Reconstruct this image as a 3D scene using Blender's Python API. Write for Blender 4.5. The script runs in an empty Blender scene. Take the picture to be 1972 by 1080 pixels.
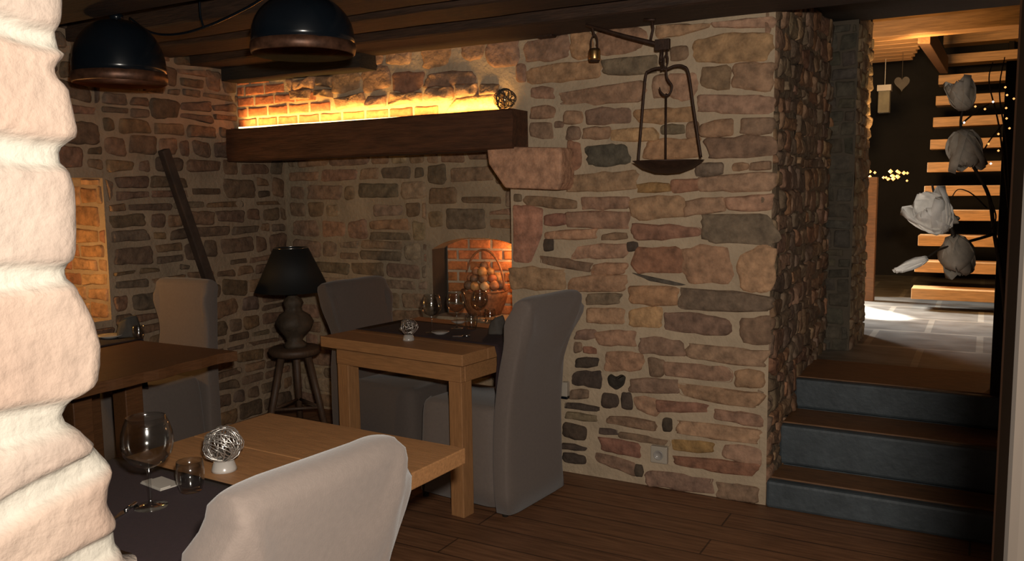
import bpy, bmesh, math, random
from mathutils import Vector, Matrix, noise
PI=math.pi
random.seed(7)
sc=bpy.context.scene
COL=sc.collection
# ---------------------------------------------------------------- camera model
F_PX=1620.0; CX,CY=986.0,540.0; H=1.48
def cam_axes(yaw,pitch,roll):
    y,p,r=[math.radians(a) for a in (yaw,pitch,roll)]
    f=Vector((-math.sin(y)*math.cos(p),math.cos(y)*math.cos(p),-math.sin(p)))
    rt=Vector((math.cos(y),math.sin(y),0)); up=rt.cross(f)
    return rt*math.cos(r)+up*math.sin(r), -rt*math.sin(r)+up*math.cos(r), f
RT,UP,FW=cam_axes(29.4,6.3,-0.75)
CAM=Vector((0,0,H))
def at(x,y,X=None,Y=None,Z=None,D=None):
    """world point on a chosen plane that the photograph shows at pixel x, y (used to measure the room)"""
    r=FW+RT*((x-CX)/F_PX)-UP*((y-CY)/F_PX)
    t=X/r.x if X is not None else Y/r.y if Y is not None else (Z-H)/r.z if Z is not None else D
    return CAM+r*t
# ---------------------------------------------------------------- materials
MATS={}
def mat(name,col,rough=0.6,metal=0.0,var=0.25,scale=12.0,bump=0.0,bscale=60.0,stretch=None,attr=False,emit=None,estr=0.0,spec=0.5,col2=None,detail=6.0,sheen=0.0):
    if name in MATS: return MATS[name]
    m=bpy.data.materials.new(name); m.use_nodes=True; nt=m.node_tree; N=nt.nodes; L=nt.links
    b=N['Principled BSDF']; b.inputs['Roughness'].default_value=rough; b.inputs['Metallic'].default_value=metal
    b.inputs['Specular IOR Level'].default_value=spec
    if sheen: b.inputs['Sheen Weight'].default_value=sheen
    tc=N.new('ShaderNodeTexCoord'); mp=N.new('ShaderNodeMapping'); L.new(tc.outputs['Object'],mp.inputs[0])
    if stretch: mp.inputs['Scale'].default_value=stretch
    nz=N.new('ShaderNodeTexNoise'); nz.inputs['Scale'].default_value=scale; nz.inputs['Detail'].default_value=detail; nz.inputs['Roughness'].default_value=0.6
    L.new(mp.outputs[0],nz.inputs['Vector'])
    cr=N.new('ShaderNodeValToRGB'); lo=1-var; hi=1+var
    cr.color_ramp.elements[0].position=0.3; cr.color_ramp.elements[1].position=0.7
    mx=N.new('ShaderNodeMix'); mx.data_type='RGBA'; mx.blend_type='MULTIPLY'; mx.inputs[0].default_value=1.0
    cr.color_ramp.elements[0].color=(lo,lo,lo,1); cr.color_ramp.elements[1].color=(hi,hi,hi,1)
    L.new(nz.outputs['Fac'],cr.inputs[0]); L.new(cr.outputs[0],mx.inputs[7])
    if attr:
        at_=N.new('ShaderNodeAttribute'); at_.attribute_name='Col'; L.new(at_.outputs['Color'],mx.inputs[6])
    else: mx.inputs[6].default_value=(*col,1)
    out=mx.outputs[2]
    if col2:
        n2=N.new('ShaderNodeTexNoise'); n2.inputs['Scale'].default_value=scale*0.35; L.new(mp.outputs[0],n2.inputs['Vector'])
        r2=N.new('ShaderNodeValToRGB'); r2.color_ramp.elements[0].position=0.45; r2.color_ramp.elements[1].position=0.62
        L.new(n2.outputs['Fac'],r2.inputs[0]); m2=N.new('ShaderNodeMix'); m2.data_type='RGBA'
        L.new(r2.outputs[0],m2.inputs[0]); L.new(out,m2.inputs[6]); m2.inputs[7].default_value=(*col2,1); out=m2.outputs[2]
    L.new(out,b.inputs['Base Color'])
    if bump:
        n3=N.new('ShaderNodeTexNoise'); n3.inputs['Scale'].default_value=bscale; n3.inputs['Detail'].default_value=5; L.new(mp.outputs[0],n3.inputs['Vector'])
        bp=N.new('ShaderNodeBump'); bp.inputs['Strength'].default_value=1.0; bp.inputs['Distance'].default_value=bump
        L.new(n3.outputs['Fac'],bp.inputs['Height']); L.new(bp.outputs[0],b.inputs['Normal'])
    if emit:
        b.inputs['Emission Color'].default_value=(*emit,1); b.inputs['Emission Strength'].default_value=estr
    MATS[name]=m; return m
def glass(name,col=(1,1,1),rough=0.0,ior=1.45):
    m=bpy.data.materials.new(name); m.use_nodes=True; nt=m.node_tree; N=nt.nodes; L=nt.links; N.remove(N['Principled BSDF'])
    tr=N.new('ShaderNodeBsdfTransparent'); tr.inputs[0].default_value=(.93,.93,.92,1); gl=N.new('ShaderNodeBsdfGlossy'); gl.inputs['Roughness'].default_value=.10
    fr=N.new('ShaderNodeLayerWeight'); pw=N.new('ShaderNodeMath'); pw.operation='POWER'; pw.inputs[1].default_value=3.2; L.new(fr.outputs['Facing'],pw.inputs[0]); ma=N.new('ShaderNodeMath'); ma.operation='MULTIPLY_ADD'; ma.inputs[1].default_value=.85; ma.inputs[2].default_value=.10; L.new(pw.outputs[0],ma.inputs[0]); mx=N.new('ShaderNodeMixShader'); L.new(ma.outputs[0],mx.inputs[0]); L.new(tr.outputs[0],mx.inputs[1]); L.new(gl.outputs[0],mx.inputs[2]); L.new(mx.outputs[0],N['Material Output'].inputs[0])
    return m
M_STONE=mat('field_stone',(0,0,0),0.85,attr=True,var=0.42,scale=20,bump=0.008,bscale=45)
M_BRICK=mat('brick',(0,0,0),0.85,attr=True,var=0.35,scale=30,bump=0.004,bscale=60)
M_MORTAR=mat('lime_mortar',(0.44,0.335,0.225),0.95,var=0.16,scale=6,bump=0.006,bscale=55)
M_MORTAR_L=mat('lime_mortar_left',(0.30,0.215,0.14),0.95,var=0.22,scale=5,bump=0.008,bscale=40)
M_MORTAR_R=mat('lime_mortar_hearth',(0.34,0.255,0.165),0.95,var=0.2,scale=5,bump=0.008,bscale=40)
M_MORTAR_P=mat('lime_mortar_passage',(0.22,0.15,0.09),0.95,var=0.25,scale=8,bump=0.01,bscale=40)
M_NEAR=mat('pale_near_stone',(0,0,0),0.85,attr=True,var=0.10,scale=26,bump=0.004,bscale=60)
M_OAK=mat('oak_table',(0.33,0.160,0.064),0.5,var=0.2,scale=9,stretch=(1.2,14,14),bump=0.0008,bscale=30)
M_OAKV=mat('oak_leg',(0.33,0.160,0.064),0.5,var=0.2,scale=9,stretch=(14,14,1.2),bump=0.0008,bscale=30)
M_OAKD=mat('dark_oak_table',(0.115,0.048,0.018),0.45,var=0.25,scale=9,stretch=(14,1.2,14),bump=0.001,bscale=30)
M_BEAM=mat('old_beam_wood',(0.040,0.019,0.010),0.75,var=0.45,scale=7,stretch=(1,9,9),bump=0.006,bscale=14)
M_MANTEL=mat('mantel_wood',(0.075,0.028,0.012),0.6,var=0.45,scale=6,stretch=(1,8,8),bump=0.005,bscale=14)
M_BLACKWOOD=mat('black_wood',(0.02,0.014,0.009),0.8,var=0.4,scale=8,stretch=(1,8,8),bump=0.004,bscale=14)
M_CEIL=mat('ceiling_boards',(0.05,0.028,0.015),0.8,var=0.4,scale=7,stretch=(1,10,10),bump=0.003,bscale=20)
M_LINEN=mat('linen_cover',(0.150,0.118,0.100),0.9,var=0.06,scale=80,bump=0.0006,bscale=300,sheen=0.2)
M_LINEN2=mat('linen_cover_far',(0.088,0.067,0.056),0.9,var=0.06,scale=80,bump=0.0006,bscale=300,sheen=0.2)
M_RUNNER=mat('plum_runner',(0.022,0.010,0.012),0.9,var=0.15,scale=90,bump=0.0004,bscale=300)
M_BLACK=mat('black_lacquer',(0.006,0.009,0.013),0.22,var=0.1,spec=0.5)
M_BLACKCLOTH=mat('black_shade_cloth',(0.004,0.0045,0.0045),0.75,var=0.1,scale=50)
M_COPPER=mat('aged_copper',(0.13,0.06,0.035),0.45,metal=0.5,var=0.5,scale=25)
M_IRON=mat('rusty_iron',(0.045,0.022,0.013),0.6,metal=0.4,var=0.4,scale=40,bump=0.001,bscale=90)
M_BRASS=mat('worn_brass',(0.45,0.26,0.10),0.3,metal=0.9,var=0.4,scale=30)
M_SLATE=mat('blue_slate',(0.052,0.064,0.072),0.6,var=0.25,scale=9,bump=0.004,bscale=30)
M_TREAD=mat('oak_step_board',(0.17,0.076,0.028),0.6,var=0.35,scale=8,stretch=(1.5,12,12),bump=0.001,bscale=30)
M_DOORWOOD=mat('door_frame_wood',(0.055,0.023,0.009),0.6,var=0.3,scale=8,stretch=(10,10,1),bump=0.001,bscale=30)
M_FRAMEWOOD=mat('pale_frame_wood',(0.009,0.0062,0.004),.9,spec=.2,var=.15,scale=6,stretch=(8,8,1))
M_PLASTER=mat('cream_plaster',(0.060,0.042,0.028),0.9,var=0.15,scale=9,bump=0.002,bscale=40)
M_WHITEP=mat('white_plastic',(0.42,0.37,0.30),0.4,var=0.03)
M_CERAM=mat('white_ceramic',(0.36,0.33,0.30),0.25,var=0.03)
M_CREAMCARD=mat('cream_card',(0.34,0.31,0.27),0.7,var=0.05)
M_NAPKIN=mat('grey_napkin',(0.065,0.056,0.047),0.9,var=0.1,scale=60)
M_STEEL=mat('polished_steel',(0.6,0.6,0.6),0.2,metal=1,var=0.05)
M_WIRE=mat('silver_wire',(0.5,0.46,0.42),0.3,metal=0.8,var=0.1)
M_WIRED=mat('dark_wire',(0.05,0.045,0.04),0.5,metal=0.2,var=0.1)
M_CARVED=mat('carved_dark_wood',(0.060,0.040,0.024),0.7,var=0.4,scale=18,bump=0.004,bscale=30)
M_STOOL=mat('stool_wood',(0.075,0.042,0.024),0.6,var=0.3,scale=9,stretch=(10,10,2))
M_PETAL=mat('white_petals',(0.92,0.88,0.82),0.7,var=0.1,scale=30,bump=0.001,bscale=70)
M_PETAL_SHADE=mat('shaded_white_petals',(0.60,0.53,0.44),0.8,var=0.15,scale=30,bump=0.001,bscale=70)  # same white petals, with the door frame's flash shadow put into the colour
M_TWIG=mat('dark_twig',(0.030,0.020,0.012),0.7,var=0.3,scale=30)
M_TILE=mat('slate_floor',(0.30,0.27,0.23),0.55,var=0.3,scale=4,bump=0.004,bscale=22)
M_PINE=mat('pine_wood',(0.55,0.29,0.11),0.5,var=0.3,scale=6,stretch=(1,12,12),bump=0.001,bscale=20)
M_DARK=mat('dark_back_wall',(0.02,0.016,0.012),0.9,var=0.3,scale=3)
M_WICKER=mat('wicker',(0.28,0.12,0.05),0.6,var=0.4,scale=50)
M_GLASS=glass('clear_glass')
M_LED=mat('led_glow',(1,0.7,0.3),emit=(1,0.66,0.25),estr=6)
M_FAIRY=mat('fairy_glow',(1,0.7,0.3),emit=(1,0.42,0.12),estr=1.6)
M_FAIRYW=mat('fairy_white',(1,0.9,0.8),emit=(1,0.85,0.75),estr=2.2)
M_BULB=mat('warm_bulb',(1,0.7,0.3),emit=(1,0.5,0.15),estr=0.8)
# floor: planks running along X
def plank_mat(name,c1,c2,width,rough=0.5,alongx=True):
    m=bpy.data.materials.new(name); m.use_nodes=True; nt=m.node_tree; N=nt.nodes; L=nt.links; b=N['Principled BSDF']; b.inputs['Roughness'].default_value=rough
    tc=N.new('ShaderNodeTexCoord'); mp=N.new('ShaderNodeMapping'); L.new(tc.outputs['Object'],mp.inputs[0])
    if not alongx: mp.inputs['Rotation'].default_value=(0,0,PI/2)
    br=N.new('ShaderNodeTexBrick'); br.inputs['Scale'].default_value=1; br.inputs['Brick Width'].default_value=1.9; br.inputs['Row Height'].default_value=width
    br.inputs['Mortar Size'].default_value=0.004; br.inputs['Color1'].default_value=(*c1,1); br.inputs['Color2'].default_value=(*c2,1); br.inputs['Mortar'].default_value=(c1[0]*.3,c1[1]*.3,c1[2]*.3,1)
    L.new(mp.outputs[0],br.inputs['Vector'])
    mp2=N.new('ShaderNodeMapping'); mp2.inputs['Scale'].default_value=(1,11,1); L.new(mp.outputs[0],mp2.inputs[0])
    nz=N.new('ShaderNodeTexNoise'); nz.inputs['Scale'].default_value=5; nz.inputs['Detail'].default_value=8; L.new(mp2.outputs[0],nz.inputs['Vector'])
    cr=N.new('ShaderNodeValToRGB'); cr.color_ramp.elements[0].position=.3; cr.color_ramp.elements[1].position=.7
    cr.color_ramp.elements[0].color=(.65,.6,.55,1); cr.color_ramp.elements[1].color=(1.3,1.3,1.3,1); L.new(nz.outputs[0],cr.inputs[0])
    mx=N.new('ShaderNodeMix'); mx.data_type='RGBA'; mx.blend_type='MULTIPLY'; mx.inputs[0].default_value=1
    L.new(br.outputs[0],mx.inputs[6]); L.new(cr.outputs[0],mx.inputs[7]); L.new(mx.outputs[2],b.inputs['Base Color'])
    bp=N.new('ShaderNodeBump'); bp.inputs['Distance'].default_value=.002; L.new(nz.outputs[0],bp.inputs['Height']); L.new(bp.outputs[0],b.inputs['Normal'])
    return m
M_FLOOR=plank_mat('floor_planks',(0.21,0.098,0.046),(0.165,0.076,0.036),0.16,0.55)
# slate tiles
def tile_mat():
    m=plank_mat('slate_tiles',(0.20,0.175,0.14),(0.16,0.14,0.11),0.62,0.5)
    for n in m.node_tree.nodes:
        if n.type=='TEX_BRICK': n.inputs['Brick Width'].default_value=.62; n.inputs['Mortar Size'].default_value=.02; n.inputs['Mortar'].default_value=(.30,.26,.2,1)
        if n.type=='MAPPING' and n.inputs['Scale'].default_value[1]>5: n.inputs['Scale'].default_value=(1,1.6,1)
    return m
M_TILES=tile_mat()
# ---------------------------------------------------------------- mesh builder
class MB:
    def __init__(s): s.v=[]; s.f=[]; s.mi=[]; s.col=[]; s.sm=[]
    def add(s,vs,fs,mi=0,col=(0.5,0.5,0.5),smooth=False):
        o=len(s.v); s.v+= [tuple(p) for p in vs]; s.col+=[col]*len(vs) if not isinstance(col,list) else col
        for f in fs: s.f.append(tuple(i+o for i in f)); s.mi.append(mi); s.sm.append(smooth)
    def box(s,a,b,mi=0,M=None,col=(.5,.5,.5)):
        x0,y0,z0=a; x1,y1,z1=b
        vs=[Vector(p) for p in ((x0,y0,z0),(x1,y0,z0),(x1,y1,z0),(x0,y1,z0),(x0,y0,z1),(x1,y0,z1),(x1,y1,z1),(x0,y1,z1))]
        if M: vs=[M@p for p in vs]
        s.add(vs,[(0,3,2,1),(4,5,6,7),(0,1,5,4),(1,2,6,5),(2,3,7,6),(3,0,4,7)],mi,col)
    def lathe(s,prof,c=(0,0,0),n=28,mi=0,ax=None,lump=0,seed=0):
        vs=[];fs=[]; c=Vector(c)
        for i,(r,z) in enumerate(prof):
            for k in range(n):
                a=2*PI*k/n; rr=r*(1+lump*noise.noise(Vector((math.cos(a)*2+seed,math.sin(a)*2,z*25)))) if lump else r
                p=Vector((rr*math.cos(a),rr*math.sin(a),z))
                if ax: p=ax@p
                vs.append(c+p)
        for i in range(len(prof)-1):
            for k in range(n):
                fs.append((i*n+k,i*n+(k+1)%n,(i+1)*n+(k+1)%n,(i+1)*n+k))
        if prof[0][0]>1e-6: fs.append(tuple(range(n))[::-1])
        if prof[-1][0]>1e-6: fs.append(tuple((len(prof)-1)*n+k for k in range(n)))
        s.add(vs,fs,mi,smooth=True)
    def tube(s,pts,r,n=8,mi=0,closed=False,col=(.5,.5,.5)):
        pts=[Vector(p) for p in pts]; m=len(pts); vs=[];fs=[]
        up=Vector((0,0,1)); prev=None
        for i,p in enumerate(pts):
            if closed: t=(pts[(i+1)%m]-pts[i-1])
            else: t=(pts[min(i+1,m-1)]-pts[max(i-1,0)])
            if t.length<1e-9: t=Vector((0,0,1))
            t.normalize()
            if prev is None:
                a=t.cross(up); 
                if a.length<.1: a=t.cross(Vector((1,0,0)))
            else: a=prev-t*prev.dot(t)
            a.normalize(); prev=a; b=t.cross(a)
            rr=r[i] if isinstance(r,(list,tuple)) else r
            for k in range(n):
                th=2*PI*k/n; vs.append(p+(a*math.cos(th)+b*math.sin(th))*rr)
        for i in range(m if closed else m-1):
            j=(i+1)%m
            for k in range(n): fs.append((i*n+k,i*n+(k+1)%n,j*n+(k+1)%n,j*n+k))
        if not closed: fs.append(tuple(range(n))[::-1]); fs.append(tuple((m-1)*n+k for k in range(n)))
        s.add(vs,fs,mi,col,smooth=True)
    def build(s,name,mats,parent=None,bevel=0,loc=None,sub=0,autos=True):
        me=bpy.data.meshes.new(name); me.from_pydata(s.v,[],s.f)
        if not isinstance(mats,(list,tuple)): mats=[mats]
        for m in mats: me.materials.append(m)
        me.polygons.foreach_set('material_index',s.mi); me.polygons.foreach_set('use_smooth',s.sm)
        ca=me.color_attributes.new('Col','FLOAT_COLOR','POINT')
        flat=[]; 
        for c in s.col: flat+= [c[0],c[1],c[2],1.0]
        ca.data.foreach_set('color',flat)
        bm=bmesh.new(); bm.from_mesh(me); bmesh.ops.recalc_face_normals(bm,faces=bm.faces); bm.to_mesh(me); bm.free()
        me.update(); o=bpy.data.objects.new(name,me); COL.objects.link(o)
        if parent: o.parent=parent
        if loc: o.location=loc
        if bevel:
            md=o.modifiers.new('Bevel','BEVEL'); md.width=bevel; md.segments=2; md.limit_method='ANGLE'
        if sub:
            md=o.modifiers.new('Sub','SUBSURF'); md.levels=sub; md.render_levels=sub
        return o
def tag(o,label,cat,group=None):
    o['label']=label; o['category']=cat
    if group: o['group']=group
    return o
def thing(name,label,cat,loc=(0,0,0),rz=0,group=None):
    o=bpy.data.objects.new(name,None); COL.objects.link(o); o.location=loc; o.rotation_euler=(0,0,rz); o.empty_display_size=.05
    return tag(o,label,cat,group)
def struct(o): o['kind']='structure'; return o
def copy_tree(o,parent=None):
    c=o.copy(); COL.objects.link(c); c.parent=parent
    for ch in [x for x in bpy.data.objects if x.parent==o]: copy_tree(ch,c)
    return c
def bez(p,n=10):
    """smooth path through points"""
    P=[Vector(q) for q in p]; out=[]
    for i in range(len(P)-1):
        a=P[max(i-1,0)];b=P[i];c=P[i+1];d=P[min(i+2,len(P)-1)]
        for k in range(n):
            t=k/n; out.append(0.5*((2*b)+(c-a)*t+(2*a-5*b+4*c-d)*t*t+(3*b-a-3*c+d)*t**3))
    out.append(P[-1]); return out
# ---------------------------------------------------------------- stone walls
PAL={'t':(.335,.195,.115),'k':(.345,.203,.120),'r':(.285,.135,.082),'g':(.18,.125,.08),'s':(.098,.078,.058),'y':(.34,.20,.075),'d':(.075,.05,.034),'o':(.40,.23,.12),'b':(.235,.145,.088)}
def jit(c,a=.18):
    k=1+random.uniform(-a,a); return (c[0]*k,c[1]*k*(1+random.uniform(-.05,.05)),c[2]*k*(1+random.uniform(-.08,.08)))
def stone(mb,pts,fn,h=.016,col=(.4,.2,.1),rnd=.22,jt=.05,mi=0,grow=0.0):
    """one stone from its outline in wall coordinates; fn(u,v,h) gives the world point"""
    P=[Vector((p[0],p[1])) for p in pts]; n=len(P); out=[]
    # corner rounded outline
    for i in range(n):
        a=P[i-1];b=P[i];c=P[(i+1)%n]; la=(a-b).length; lc=(c-b).length; r=min(la,lc)*rnd*random.uniform(.6,1.4)
        pa=b+(a-b)*(r/max(la,1e-6)); pc=b+(c-b)*(r/max(lc,1e-6))
        for t in (0,.33,.67,1): out.append(pa*(1-t)**2+b*2*t*(1-t)+pc*t*t)
        m=max(1,min(4,int(lc/.05)))
        nb=b; nc=c
        for k in range(1,m+1):
            t=k/(m+1); out.append(pc+( (c+(b-c)*(rnd)) -pc)*t)
    ar=min((P[0]-P[1]).length,(P[1]-P[2]).length)
    sd=random.uniform(0,99)
    cen=sum(out,Vector((0,0)))/len(out); N=len(out); o2=[]
    out=[cen+(q-cen)*(((q-cen).length+grow)/max((q-cen).length,1e-6)) for q in out]
    for q in out:
        d=(q-cen); k=1+jt*1.6*noise.noise(Vector((q.x*14+sd,q.y*14,0)))+jt*.8*noise.noise(Vector((q.x*45+sd,q.y*45,3)))
        o2.append(cen+d*k)
    size=min(max(abs(q.x-cen.x) for q in o2),max(abs(q.y-cen.y) for q in o2))
    hh=h*random.uniform(.6,1.25); vs=[];fs=[];tilt=Vector((random.uniform(-1,1),random.uniform(-1,1)))*hh*.35/max(size,.01)
    rings=((0.0,-.12),(min(.003,.08*size),.30),(min(.009,.2*size),.72),(min(.018,.38*size),.94),(.62*size,1.0))
    for ins,hf in rings:
        for q in o2:
            d=q-cen; L=d.length; k=max(0,(L-ins)/L) if L>0 else 0
            q2=cen+d*k
            w=hh*hf+(noise.noise(Vector((q2.x*22+sd,q2.y*22,5)))*hh*.5+tilt.dot(q2-cen)*.6 if hf>.3 else 0)
            vs.append(fn(q2.x,q2.y,w))
    vs.append(fn(cen.x,cen.y,hh*1.0))
    R=len(rings)
    for i in range(R-1):
        for k in range(N): fs.append((i*N+k,i*N+(k+1)%N,(i+1)*N+(k+1)%N,(i+1)*N+k))
    for k in range(N): fs.append(((R-1)*N+k,(R-1)*N+(k+1)%N,R*N))
    mb.add(vs,fs,mi,col,smooth=True)
def courses(mb,u0,u1,v0,v1,fn,pal,hr=(.07,.15),wr=(.12,.38),gap=.018,h=.014,skip=None,slope=0.0,rnd=.22,jt=.06,cj=.2,mi=0,drop=0.0,wild=.3):
    v=v0
    while v<v1-.02:
        ch=min(random.uniform(*hr),v1-v)
        if v1-(v+ch)<hr[0]*.6: ch=v1-v
        u=u0-random.uniform(0,.1)
        while u<u1:
            w=random.uniform(*wr); a=max(u,u0); b=min(u+w,u1)
            if b-a>.035:
                g=gap*random.uniform(.6,1.5); j=lambda s=1: random.uniform(-1,1)*ch*.09*wild/.3*s
                q=[(a+g/2,v+g/2+j()),(b-g/2,v+g/2+j()),(b-g/2+j(),v+ch-g/2+j()),(a+g/2+j(),v+ch-g/2+j())]
                if ch>.13 and random.random()<.35:
                    m=v+ch*random.uniform(.4,.6); qs=[[q[0],q[1],(b-g/2,m-g/2),(a+g/2,m-g/2)],[(a+g/2,m+g/2),(b-g/2,m+g/2),q[2],q[3]]]
                else: qs=[q]
                for Q in qs:
                    Q=[(x,y+slope*(x-u0)) for x,y in Q]
                    cx=sum(p[0] for p in Q)/4; cy=sum(p[1] for p in Q)/4
                    if random.random()<drop or (skip and any(skip(x,y) for x,y in Q+[(cx,cy)])): continue
                    if min(abs(Q[2][1]-Q[1][1]),abs(Q[3][1]-Q[0][1]))<.018: continue
                    stone(mb,Q,fn,h,jit(PAL[random.choice(pal)] if isinstance(pal,str) else random.choice(pal),cj),rnd,jt,mi)
            u+=w
        v+=ch
def sheet(mb,u0,u1,v0,v1,fn,mi,step=.12,amp=.004,hole=None):
    nu=max(1,int((u1-u0)/step)); nv=max(1,int((v1-v0)/step)); vs=[];fs=[]
    for i in range(nu+1):
        for j in range(nv+1):
            u=u0+(u1-u0)*i/nu; v=v0+(v1-v0)*j/nv; vs.append(fn(u,v,amp*noise.noise(Vector((u*9,v*9,1)))))
    for i in range(nu):
        for j in range(nv):
            fs.append((i*(nv+1)+j,(i+1)*(nv+1)+j,(i+1)*(nv+1)+j+1,i*(nv+1)+j+1))
    mb.add(vs,fs,mi,smooth=True)
WY=3.85; XR=-.835; XL=-4.15; XH=-2.17; YH=4.25
# --- W1: big stone wall, individually placed stones (left,right, topL,topR,botR,botL, kind) measured on the wall
S1="""939 998 77 74 124 128 k;1014 1092 80 68 109 120 t;1100 1142 66 62 110 112 o;1152 1238 62 52 98 104 k;1018 1157 130 113 149 162 o;996 1011 126 128 156 156 t;1162 1268 118 106 140 145 g;
1024 1066 169 169 189 186 t;1078 1238 180 156 196 200 k;1024 1066 206 206 227 227 k;1087 1121 216 216 237 237 t;1129 1211 212 208 236 240 b;1227 1334 213 206 234 236 o;1024 1063 240 237 265 262 b;
1070 1083 236 236 244 245 b;1092 1116 246 244 266 268 b;1123 1171 248 245 266 266 k;1178 1264 251 244 270 270 o;1130 1208 282 277 317 318 s;1095 1117 274 276 320 330 r;1264 1366 50 46 53 77 o;1376 1484 44 32 52 53 k;
1338 1485 74 60 117 119 o;1293 1324 91 90 113 115 b;1352 1405 132 128 170 169 b;1412 1487 124 122 174 173 k;1291 1340 145 142 189 190 k;1259 1284 150 148 186 188 t;1349 1488 184 184 220 214 k;1324 1344 238 236 262 262 k;1346 1408 240 228 262 262 k;
1426 1488 229 228 258 256 b;1275 1316 242 240 256 258 g;1242 1344 272 266 302 306 o;1364 1490 267 262 301 303 b;1340 1393 317 314 336 338 g;1414 1440 315 316 326 328 k;1447 1482 314 311 325 326 b;
1094 1222 339 328 366 368 k;1226 1291 356 352 368 371 y;1297 1347 348 345 365 371 r;1351 1488 342 331 367 368 k;992 1003 376 376 386 386 g;1012 1111 376 386 403 394 b;1125 1211 381 380 401 402 t;1217 1315 381 377 417 421 k;
1320 1393 388 380 406 416 k;1400 1488 382 374 404 405 k;1051 1092 415 412 432 433 r;1099 1211 409 408 440 436 k;1053 1149 446 440 460 460 o;1164 1206 452 449 459 461 b;1218 1345 430 438 454 464 r;1049 1065 462 460 480 483 d;
1104 1205 474 470 496 497 k;1209 1226 468 468 480 482 d;1356 1492 416 414 470 464 g;1041 1136 492 507 524 506 b;1141 1203 509 508 527 528 t;987 1090 514 522 556 556 k;1221 1312 479 477 522 524 r;1318 1406 478 478 545 536 k;
1424 1490 482 480 558 560 o;1100 1203 534 530 561 562 t;1131 1195 567 566 584 586 g;1131 1201 594 594 622 620 k;1213 1306 551 552 587 584 o;1213 1272 597 595 628 628 o;1110 1146 636 636 650 652 b;1150 1220 640 638 665 662 t;
1228 1315 650 655 684 680 b;1282 1404 602 612 648 634 b;1315 1490 554 572 600 594 g;1426 1482 615 612 658 660 b;1327 1476 662 676 706 690 k;1107 1120 661 660 676 678 b;1126 1147 669 672 680 678 r;1110 1150 690 690 704 706 d;
1167 1240 678 682 711 713 o;1251 1278 691 693 724 724 b;1282 1405 698 708 736 722 k;1418 1470 714 714 744 742 t;1105 1156 716 714 744 742 d;1213 1301 729 733 756 755 b;1309 1466 739 757 786 762 k;1100 1132 751 752 766 766 b;
1161 1189 758 760 785 782 d;1199 1216 758 755 786 784 d;1223 1268 766 768 802 786 k;1266 1368 770 780 794 792 r;1381 1464 789 800 822 806 k;1091 1154 774 784 791 785 d;1091 1147 792 800 811 804 g;1172 1262 800 812 828 814 b;
1278 1293 808 808 828 830 d;1303 1466 810 828 856 832 k;1154 1189 824 828 836 834 d;1199 1284 832 848 858 842 b;1299 1375 846 852 871 866 y;1154 1234 842 854 880 865 r;1393 1466 856 862 896 880 k;1151 1220 872 892 915 888 b;1304 1458 879 892 918 896 r;
1084 1126 814 822 848 840 d;1085 1128 853 862 868 862 d;1087 1126 872 878 892 888 d;1224 1236 896 897 917 916 d;1250 1370 906 924 950 934 b;1378 1460 929 938 968 956 b;
746 790 95 92 121 122 k;814 868 86 80 122 130 o;890 930 80 76 112 114 k;757 814 142 140 172 176 r;822 912 142 136 160 168 b;705 738 100 96 124 128 o;700 750 132 126 168 176 k;640 692 140 136 172 178 k"""
fnW1=lambda u,v,h: Vector((u,WY-h,v))
def px_quad(e,fn_plane):
    L,R,a,b,c,d=[float(x) for x in e[:6]]
    return [ (lambda p:(p.x,p.z))(at(x,y,Y=fn_plane)) for x,y in ((L,d),(R,c),(R,b),(L,a))]
mb=MB()
for e in S1.replace('\n','').split(';'):
    e=e.split(); 
    if len(e)<7: continue
    stone(mb,px_quad(e,WY),fnW1,.012,jit(PAL[e[6]],.12),.28,.14,grow=.009)
# tall jamb stone, thin slate sliver and the heart-shaped dark stone
def pxpoly(pp,Y): 
    return [(at(x,y,Y=Y).x,at(x,y,Y=Y).z) for x,y in pp]
stone(mb,pxpoly([(988,504),(1022,508),(1044,456),(1046,402),(1018,394),(988,394)],WY),fnW1,.016,(.42,.20,.125),.15,.03)
stone(mb,pxpoly([(1214,524),(1250,541),(1300,550),(1326,549),(1290,540),(1262,534)],WY),fnW1,.010,PAL['s'],.15,.08)
stone(mb,pxpoly([(1187,752),(1202,742),(1206,726),(1197,719),(1187,726),(1177,719),(1168,726),(1172,742)],WY),fnW1,.014,(.035,.028,.02),.40,.02)
# the upper left part of this wall above the mantel: bricks in courses, then rubble
def brickrow(mb,u0,u1,v,h,fn,w=.17,off=0,col=(.40,.13,.05),mi=1,g=.014,cut=None):
    u=u0-off
    while u<u1:
        a=max(u,u0);b=min(u+w-g,u1)
        if b-a>.02 and not (cut and (cut((a+b)/2,v+h) or cut((a+b)/2,v))): stone(mb,[(a,v),(b,v),(b,v+h-g),(a,v+h-g)],fn,.008,jit(col,.25),.06,.015,mi)
        u+=w
for k,(x1,of) in enumerate(((-2.60,0),(-3.35,.08),(-3.45,.02),(-3.7,.1),(-3.85,.05))):
    brickrow(mb,-4.13,x1,1.875+.066*k,.066,fnW1,off=of,col=(.36,.125,.06))
stone(mb,[(-2.57,1.876),(-2.2,1.876),(-2.2,1.965),(-2.38,1.975),(-2.5,1.955)],fnW1,.03,(.50,.30,.14),.06,.03)
courses(mb,-3.33,-2.22,1.945,2.03,fnW1,'tkob',(.07,.09),(.14,.30),.02,.03,rnd=.2,jt=.14,wild=.7)
courses(mb,-3.70,-3.34,2.01,2.15,fnW1,'tkob',(.06,.08),(.1,.22),.02,.03,rnd=.2,jt=.12,wild=.7)
courses(mb,-4.1,-2.62,2.15,2.26,fnW1,'tkob',(.09,.11),(.12,.28),.02,.025,rnd=.2,jt=.12,wild=.5,skip=lambda x,y:x>-3.0)
fm=lambda u,v,h: Vector((u,WY-h,v))
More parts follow.
